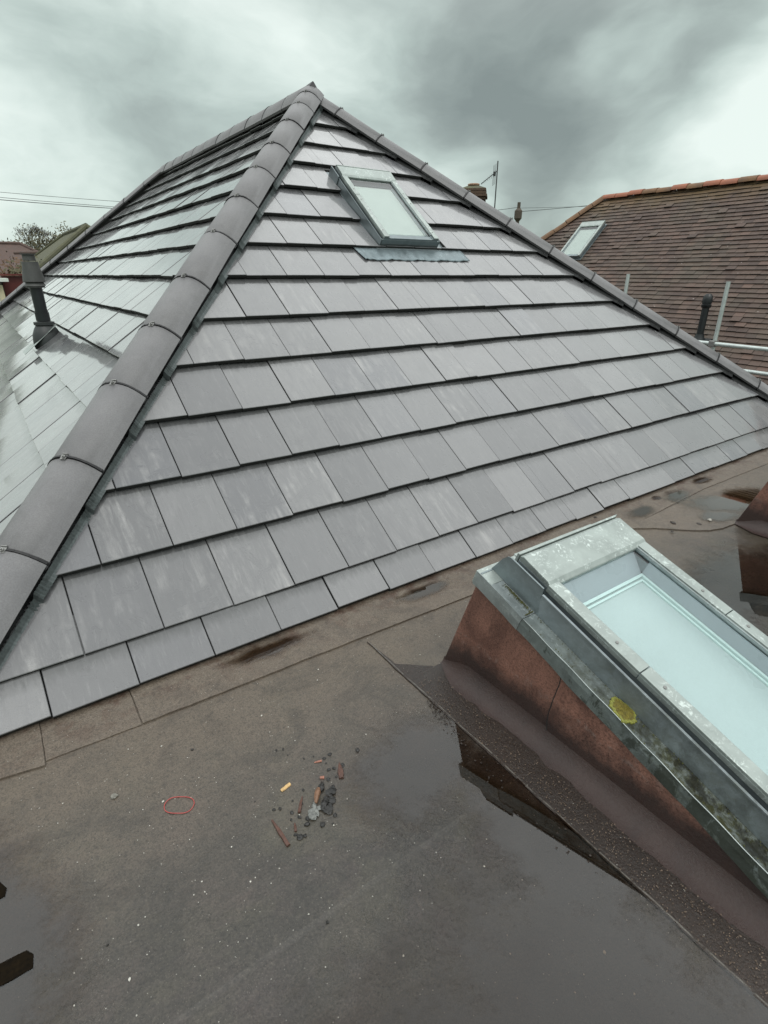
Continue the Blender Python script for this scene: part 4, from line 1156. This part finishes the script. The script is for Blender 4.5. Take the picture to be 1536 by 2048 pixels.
# ------------------------------------------------------------------ neighbour's house on the right
nb = thing('neighbour_house', 'neighbouring house with a brown plain-tiled hipped roof and orange ridge tiles', 'house', (13, 3, -3))
XR, ZR = 13.0, 3.12; an_ = R(43); ce, se = math.cos(an_), math.sin(an_)
YH = 9.2; ZE = -.75; run = (ZR - ZE) / math.tan(an_)
ESN = Vector((ce, 0, se)); EXN = Vector((0, -1, 0)); ENN = EXN.cross(ESN)
NO = Vector((XR - run, YH + run, ZE)); SN = (ZR - ZE) / se; gauge = .107
mb = MB(); rg = random.Random(31); Lw = YH + run + 3.5
khip = run / SN
nrow = int(SN / gauge)
for k in range(nrow + 1):
    s0 = k * gauge
    xs_ = khip * s0; x = xs_ - rg.uniform(0, .1) + (0 if k % 2 else .08)
    wavep = rg.uniform(0, 6)
    while x < Lw:
        wd_ = .163; a_, b_ = max(x, xs_), x + wd_ - .003
        if b_ > a_ + .01:
            dz = rg.uniform(-.002, .004) + .006 * math.sin(x * .9 + k * .11) + .002 * math.sin(x * 2.3 + wavep)
            if rg.random() < .025: dz += .012
            ds = rg.uniform(-.004, .004); s1 = min(s0 + gauge + .02, SN)
            if s1 - s0 > .02:
                t1 = .034 + dz; t2 = .014 + dz
                P = [NO + EXN * a_ + ESN * (s0 + ds) + ENN * t1, NO + EXN * b_ + ESN * (s0 + ds) + ENN * t1, NO + EXN * b_ + ESN * s1 + ENN * t2, NO + EXN * a_ + ESN * s1 + ENN * t2,
                     NO + EXN * a_ + ESN * (s0 + ds) + ENN * (t1 - .019), NO + EXN * b_ + ESN * (s0 + ds) + ENN * (t1 - .019)]
                mb.add(P, [(0, 1, 2, 3)], rg.random()); mb.add(P, [(4, 5, 1, 0), (0, 3, 4), (1, 5, 2)], 0, mi=1)
        x += wd_
mb.build('west_slope', ['clay', 'tile_edge'], nb)
mb = MB(); E = XR + run
P = [(XR - run, YH + run, ZE), (XR - run, -3.5, ZE), (E, -3.5, ZE), (E, YH + run, ZE), (XR, YH, ZR), (XR, -3.5, ZR)]
mb.add(P, [(0, 4, 5, 1), (3, 4, 0), (2, 5, 4, 3), (1, 5, 2), (0, 1, 2, 3)]); mb.build('roof_base', 'far_roof', nb)
mb = MB(); mb.box((XR - run + .35, -3.3, -3.2), (2 * run - .7, 0, 0), (0, YH + run + 2.9, 0), (0, 0, 3.2 + ZE - .02)); mb.build('wall', 'brick', nb)


def round_tiles(A, B, step, rad, mat, par, name, alt=None, seed=1, squash=.62):
    rg = random.Random(seed); A = Vector(A); Bv = Vector(B); d_ = (Bv - A); L = d_.length; d_.normalize()
    lat = d_.cross(Vector((0, 0, 1))).normalized(); nrm = lat.cross(d_)
    k = 0
    while k * step < L - .05:
        a0 = k * step; a1 = min(L, a0 + step - .012); mb = MB(); V = []; seg = 12; r_ = rad * (1 + rg.uniform(-.04, .05)); dz = rg.uniform(-.01, .012)
        for q, sc in ((a0, 1.0), (a1, 1.0), (a1, .8), (a0, .8)):
            for j in range(seg + 1):
                an = math.pi * j / seg; V.append(A + d_ * q + lat * math.cos(an) * r_ * sc + nrm * (math.sin(an) * r_ * squash * 1.25 * sc + dz - .02))
        m_ = seg + 1; F = []
        for s_ in range(4):
            t_ = (s_ + 1) % 4
            for j in range(seg): F.append((s_ * m_ + j, s_ * m_ + j + 1, t_ * m_ + j + 1, t_ * m_ + j))
        mb.add(V, F); mb.build(name, alt if (alt and rg.random() < .35) else mat, par, auto=40); k += 1


round_tiles((XR, YH, ZR + .02), (XR, -3.5, ZR + .02), .34, .13, 'terracotta', nb, 'ridge_tile', 'terracotta_moss', 4)
round_tiles((XR, YH, ZR + .02), (XR - run, YH + run, ZE + .02), .33, .12, 'terracotta_moss', nb, 'hip_tile', None, 5)
# its rooflight
t_ = R(43)
EDn = -ESN; ONW = Vector((12.29, 9.20, 2.50)) + ENN * .02
mb = MB(); mb.box(ONW - ENN * .02, EXN * .66, EDn * 1.1, ENN * .02)
nw = mb.build('roof_window', 'window_grey', nb)
roof_window(nw, ONW, EXN, EDn, ENN, .02, .64, 0, 1.06, .09, strip=.05, pale='zinc_pale', milky=True, joint=.5, hood=(0, .14))
# its vent pipe low on the slope
vb = Vector((10.0, 4.83, .47)); sN = None
zs = ZE + (vb.x - (XR - run)) * math.tan(an_); vb.z = zs
mb = MB(); mb.tube([vb + Vector((0, 0, z)) for z in (-.05, .74)], .056, 20); vp = mb.build('vent_pipe', 'black_plastic', nb, auto=40)
mb = MB(); mb.tube([vb + Vector((0, 0, z)) for z in (.62, .63, .67, .675, .73, .80, .84)], [.066, .075, .078, .070, .078, .070, .035], 20); mb.build('cowl', 'black_plastic', vp, auto=40)
mb = MB(); mb.tube([vb + Vector((0, 0, z)) for z in (-.1, .06, .14, .20)], [.15, .115, .08, .066], 12)
mb.box(vb - EXN * .22 - ESN * .20 + ENN * .045, EXN * .40, ESN * .34, ENN * .012); mb.build('pipe_collar', 'black_plastic', vp, auto=30)

# scaffold standing between the two houses
sc = thing('scaffold', 'galvanised scaffold tubes standing between the two houses', 'scaffold', (7.4, 3.4, -3.2))
SX = 7.45; mm = .0243
for (y_, zt) in ((3.40, 1.375), (4.73, 1.46)):
    mb = MB(); mb.tube([(SX, y_, -3.2), (SX, y_, zt)], mm, 16); mb.build('upright', 'galvanised', sc, auto=40)
for z_, ya, yb in ((.670, 5.5, -1.0), (.40, 6.0, -1.0)):
    mb = MB(); mb.tube([(SX - .05, ya, z_ + .02), (SX - .05, yb, z_ - .06)], mm, 16); mb.build('guard_rail', 'galvanised', sc, auto=40)
    mb = MB(); mb.box((SX - .085, 3.365, z_ - .045), (.12, 0, 0), (0, .07, 0), (0, 0, .075)); mb.build('coupler', 'steel', sc, bevel=.008)
mb = MB(); mb.tube([(SX + 1.0, 3.40, -3.2), (SX + 1.0, 3.40, -.5)], mm, 12); mb.build('upright', 'galvanised', sc, auto=40)
mb = MB(); mb.tube([(SX - .1, 3.46, -.6), (SX + 1.1, 3.46, -.6)], mm, 12); mb.build('transom', 'galvanised', sc, auto=40)

# ------------------------------------------------------------------ the chimney beyond the roof, its house, aerial, pole and wires
def hip_house(name, label, cx, cy, yaw, L, Wd, ze, zr, mat, wall='render_white', hip=True, over=.3, zb=-3.4, group=None):
    root = thing(name, label, 'house', (cx, cy, zb), group)
    c_, s_ = math.cos(yaw), math.sin(yaw)
    T = lambda u, v, z: Vector((cx + u * c_ - v * s_, cy + u * s_ + v * c_, z))
    hl, hw = L / 2, Wd / 2; r_ = hl - (hw if hip else 0)
    mb = MB(); P = [T(-hl, -hw, ze), T(hl, -hw, ze), T(hl, hw, ze), T(-hl, hw, ze), T(-r_, 0, zr), T(r_, 0, zr)]
    mb.add(P, [(0, 1, 5, 4), (1, 2, 5), (2, 3, 4, 5), (3, 0, 4), (3, 2, 1, 0)]); mb.build('roof', mat, root)
    mb = MB(); mb.box(T(-hl + over, -hw + over, zb), T(1, 0, 0) * 0 + (T(hl - over, -hw + over, 0) - T(-hl + over, -hw + over, 0)), T(-hl + over, hw - over, 0) - T(-hl + over, -hw + over, 0), (0, 0, ze - zb - .02)); mb.build('wall', wall, root)
    mb = MB()
    mb.tube([P[4] + Vector((0, 0, .03)), P[5] + Vector((0, 0, .03))], .11, 8)
    if hip:
        for a, b in ((0, 4), (3, 4), (1, 5), (2, 5)): mb.tube([P[a], P[b] + Vector((0, 0, .02))], .10, 8)
    mb.build('ridge_line', mat, root)
    # windows along the long walls
    for v in (-hw + over, hw - over):
        for u in np.arange(-hl + 1.4, hl - 1.2, 2.6):
            sg = -1 if v < 0 else 1
            mb = MB(); mb.box(T(u, v, ze - 1.7), T(u + 1.1, v, 0) - T(u, v, 0), T(u, v + sg * .05, 0) - T(u, v, 0), (0, 0, 1.1)); w_ = mb.build('window', 'render_white', root)
            mb = MB(); mb.box(T(u + .08, v + sg * .05, ze - 1.62), T(u + 1.02, v, 0) - T(u + .08, v, 0), T(u, v + sg * .01, 0) - T(u, v, 0), (0, 0, .94)); mb.build('pane', 'dark_gasket', w_)
    return root, T


ch_house, T = hip_house('brick_house', 'house hidden behind the grey roof, only its brick chimney showing', 15.6, 15.4, R(-44), 9, 7, -.2, 2.4, 'far_roof', 'brick')
cc = Vector((13.88, 14.72, 0)); yw = R(-46); u_ = Vector((math.cos(yw), math.sin(yw), 0)); v_ = Vector((-u_.y, u_.x, 0))
mb = MB()
def stack(mb, hw, hd, z0, z1): mb.box(cc - u_ * hw - v_ * hd + Vector((0, 0, z0)), u_ * 2 * hw, v_ * 2 * hd, (0, 0, z1 - z0))
stack(mb, .36, .36, 0, 3.62)
chm = mb.build('chimney', 'brick_dark', ch_house)
mb = MB(); z = 3.62
for k, (hw, hh) in enumerate(((.40, .075), (.45, .075), (.41, .075), (.41, .075))): stack(mb, hw, hw, z + .003, z + hh); z += hh + .004
mb.build('chimney_corbel', 'brick_dark', chm, bevel=.01)
mb = MB(); P0 = [cc + u_ * a * .40 + v_ * b * .40 + Vector((0, 0, z)) for a, b in ((-1, -1), (1, -1), (1, 1), (-1, 1))]; P1 = [cc + u_ * a * .18 + v_ * b * .18 + Vector((0, 0, z + .09)) for a, b in ((-1, -1), (1, -1), (1, 1), (-1, 1))]
mb.add(P0 + P1, [(0, 1, 5, 4), (1, 2, 6, 5), (2, 3, 7, 6), (3, 0, 4, 7), (4, 5, 6, 7)]); mb.build('flaunching', 'far_roof_moss', chm)
mb = MB(); mb.tube([cc + Vector((0, 0, z + q)) for q in (.0, .10, .12, .15, .165, .165)], [.15, .145, .185, .19, .17, .12], 20); mb.build('chimney_pot', 'pot_clay', chm, auto=40)
# television aerial strapped to the chimney
ae = thing('tv_aerial', 'thin television aerial on a tall mast beside the brick chimney', 'aerial', (14.46, 14.35, 2.4))
A0 = Vector((14.46, 14.30, 0)); mb = MB(); mb.tube([A0 + Vector((0, 0, 2.3)), A0 + Vector((0, 0, 4.72))], .019, 8); mb.build('mast', 'wire', ae)
bd = Vector((-.62, .55, -.55)).normalized(); b0 = A0 + Vector((0, 0, 4.42)); mb = MB(); mb.tube([b0 + Vector((0, 0, .03)), b0 + bd * .58], .013, 6)
mb.box(b0 + bd * .1 - Vector((.02, .02, .05)), (.05, 0, 0), (0, .05, 0), (0, 0, .12)); mb.build('boom', 'wire', ae)
mb = MB(); perp = Vector((-.25, -.2, .95))
for k in range(8):
    c0 = b0 + bd * (.05 + .07 * k); ln = .16 - .012 * k; mb.tube([c0 - Vector((.3, .3, .9)) * ln * .6, c0 + Vector((.3, .3, .9)) * ln * .6], .005, 5)
for q in (.06, .10, .14): mb.tube([b0 + bd * q - Vector((0, 0, .30)), b0 + bd * q + Vector((0, 0, .26))], .0055, 5)
mb.build('aerial_rod', 'wire', ae)
# utility pole
up_ = thing('utility_pole', 'dark wooden utility pole with a drum on top, between chimney and neighbour', 'pole', (29.47, 27.04, -3.2))
UP = Vector((29.47, 27.04, 0)); mb = MB(); mb.tube([UP + Vector((0, 0, -3.2)), UP + Vector((0, 0, 5.62))], [.13, .10], 10); mb.build('shaft', 'wood_pole', up_)
mb = MB(); mb.tube([UP + Vector((0, 0, z)) for z in (4.55, 4.72, 5.15, 5.30)], [.10, .24, .24, .10], 12); mb.build('drum', 'wood_pole', up_)


def wire(a, b, sag, r_, label, group):
    a, b = Vector(a), Vector(b); mb = MB(); mb.tube([a.lerp(b, k / 16) - Vector((0, 0, sag * 4 * (k / 16) * (1 - k / 16))) for k in range(17)], r_, 5)
    o = mb.build('overhead_wire', 'wire'); tag(o, label, 'wire', group); return o


GW = 'overhead wires'
wire((29.47, 27.04, 5.1), (60, 20, 9.6), .4, .016, 'thicker dark overhead wire running right from the utility pole', GW)
wire((29.47, 27.04, 5.35), (22, 36, 6.0), .5, .014, 'overhead wire running left from the drum of the utility pole', GW)
wire((29.47, 27.04, 5.30), (62, 16, 8.3), .4, .010, 'thin overhead wire running right from the top of the utility pole', GW)
wire((-6, 44.9, 6.05), (22, 40, 5.35), .35, .020, 'lowest of the three faint wires above the trees at the left', GW)
wire((-6, 45.5, 6.25), (22, 41, 5.40), .30, .014, 'middle one of the three faint wires above the trees at the left', GW)
wire((-6, 44.9, 6.40), (22, 40, 5.72), .30, .012, 'topmost of the three faint wires above the trees at the left', GW)

# ------------------------------------------------------------------ behind on the left: houses, trees, a white wall
h1, T1 = hip_house('far_house', 'house with a mossy dark brown hipped roof, its right half hidden by the grey roof', 4.84, 33.1, R(90), 16, 9.0, .22, 3.40, 'far_roof_moss')
for (a, ln) in ((0, 1.9), (1, .35)):
    mb = MB(); s0 = Vector((4.15 + a * .95, 27.0 + a * 1.9, 1.70 + a * 1.33)); mb.box(s0, (.22, .0, .0), (.30 * ln, .55 * ln, .39 * ln), (0, -.03, .06)); mb.build('rooflight', 'render_white', h1)
h2, T2 = hip_house('far_house', 'red-roofed white house at the left edge under the bare tree', 1.7, 50, 0, 10, 6, 1.6, 3.45, 'far_roof_red', zb=-1)
h3, T3 = hip_house('far_house', 'pale gabled house between the red roof and the mossy roof', 4.3, 45, R(-60), 5, 4.0, 1.5, 2.75, 'far_roof_red', hip=False, zb=-1)
h4, T4 = hip_house('far_house', 'low grey-roofed outbuilding behind the vent cowl', 2.35, 22.5, R(60), 4.0, 3.4, .35, 1.25, 'grey_slate', 'cream_paint', zb=-3.2)
# the white rendered gable with cream verge and the red-brown door beside it
wh = thing('white_garage', 'white rendered building with a cream corner trim at the left edge', 'building', (-.6, 14.6, -3.2))
mb = MB(); mb.box((-3.2, 15.6, -3.2), (3.72, 0, 0), (0, 3.0, 0), (0, 0, 4.50)); mb.build('wall', 'render_white', wh)
mb = MB(); mb.box((.52, 15.55, -3.2), (.10, 0, 0), (0, .14, 0), (0, 0, 4.44)); mb.build('corner_trim', 'cream_paint', wh)
mb = MB(); mb.box((-3.4, 15.4, 1.31), (4.15, 0, 0), (0, 3.3, 0), (0, 0, .07)); mb.build('roof_edge', 'render_white', wh)
rd = thing('red_shed', 'dark red-brown shed beside the white building', 'shed', (1.1, 16.5, -3.2))
mb = MB(); mb.box((.68, 16.6, -3.2), (.50, 0, 0), (0, 1.6, 0), (0, 0, 4.62)); mb.build('wall', 'red_door', rd)
mb = MB(); mb.box((.66, 16.5, 1.43), (.56, 0, 0), (0, 1.8, 0), (0, 0, .04)); mb.build('roof', 'red_door', rd)


def bare_tree(name, label, base, h, spread, seed, depth=6, mat='bark', group=None):
    root = thing(name, label, 'tree', base, group); rg = random.Random(seed)
    tr = MB(); cr = MB()
    def grow(p, d_, ln, r_, lv):
        if lv == 0: return
        q = p + d_ * ln; mid = p.lerp(q, .5) + Vector((rg.gauss(0, .05), rg.gauss(0, .05), rg.gauss(0, .03))) * ln
        (tr if lv == depth else cr).tube([p, mid, q], [max(.014, r_), max(.013, r_ * .85), max(.012, r_ * .68)], 6 if lv > 3 else 3, caps=False)
        for k in range(rg.choice((2, 3, 3)) if lv > 1 else 3):
            nd = (d_ + Vector((rg.gauss(0, spread), rg.gauss(0, spread), rg.gauss(.08, spread * .6)))).normalized()
            grow(q, nd, ln * rg.uniform(.66, .86), r_ * .62, lv - 1)
    grow(Vector(base), Vector((0, 0, 1)), h * .27, h * .022, depth)
    tr.build('trunk', mat, root); cr.build('crown', mat, root)
    return root


def leaf_clump(name, label, base, size, n, mat, seed, cat='shrub', group=None, leaf=.16):
    root = thing(name, label, cat, base, group); rg = random.Random(seed); mb = MB(); c0 = Vector(base)
    lobes = [(Vector((rg.uniform(-.6, .6) * size[0], rg.uniform(-.6, .6) * size[1], rg.uniform(.3, .85) * size[2])), rg.uniform(.28, .5)) for _ in range(14)]
    for k in range(n):
        L_, rr = rg.choice(lobes); v = Vector((rg.gauss(0, 1), rg.gauss(0, 1), rg.gauss(0, 1))).normalized() * rr * rg.uniform(.55, 1.05)
        p = c0 + L_ + Vector((v.x * size[0], v.y * size[1], v.z * size[2])); a_ = Vector((rg.gauss(0, 1), rg.gauss(0, 1), rg.gauss(0, 1))).normalized(); b_ = a_.orthogonal().normalized(); s_ = leaf * rg.uniform(.5, 1.3)
        mb.add([p - a_ * s_, p + b_ * s_ * .5, p + a_ * s_, p - b_ * s_ * .5], [(0, 1, 2, 3)], rg.random())
    mb.build('crown', mat, root)
    mb = MB(); mb.tube([c0, c0 + Vector((0, 0, size[2] * .6))], [size[2] * .05, size[2] * .02], 8)
    for k in range(6):
        e_ = c0 + Vector((rg.uniform(-.6, .6) * size[0], rg.uniform(-.6, .6) * size[1], size[2] * .7)); mb.tube([c0 + Vector((0, 0, size[2] * .25)), e_], [size[2] * .02, size[2] * .006], 5)
    mb.build('trunk', 'bark', root)
    return root


bare_tree('bare_tree', 'wide bare tree against the sky at the left, tallest of the trees', (6.0, 70, .8), 5.3, .40, 3, 7)
bare_tree('bare_tree', 'small bare tree just left of the mossy roof', (9.0, 62, .6), 4.4, .40, 8, 6)
G3 = 'shrubs and small trees behind the left houses'
leaf_clump('shrub', 'olive-brown mass of twigs under the wide bare tree', (6.3, 64, -.5), (4.4, 2, 5.3), 7500, 'shrub', 2, 'shrub', G3, .13)
leaf_clump('shrub', 'olive tree to the right of the wide bare tree, touching the mossy roof', (9.6, 60, -.5), (2.6, 2, 4.9), 3500, 'shrub', 4, 'shrub', G3, .13)
leaf_clump('shrub', 'rusty brown hedge below the red roof at the left edge', (1.1, 30, -1.6), (1.6, 1.2, 3.4), 2200, 'shrub_brown', 5, 'hedge', G3, .10)
leaf_clump('shrub', 'green-brown bush left of the vent cowl', (2.2, 28, -1.4), (1.2, 1.2, 3.0), 1800, 'shrub', 6, 'hedge', G3, .10)
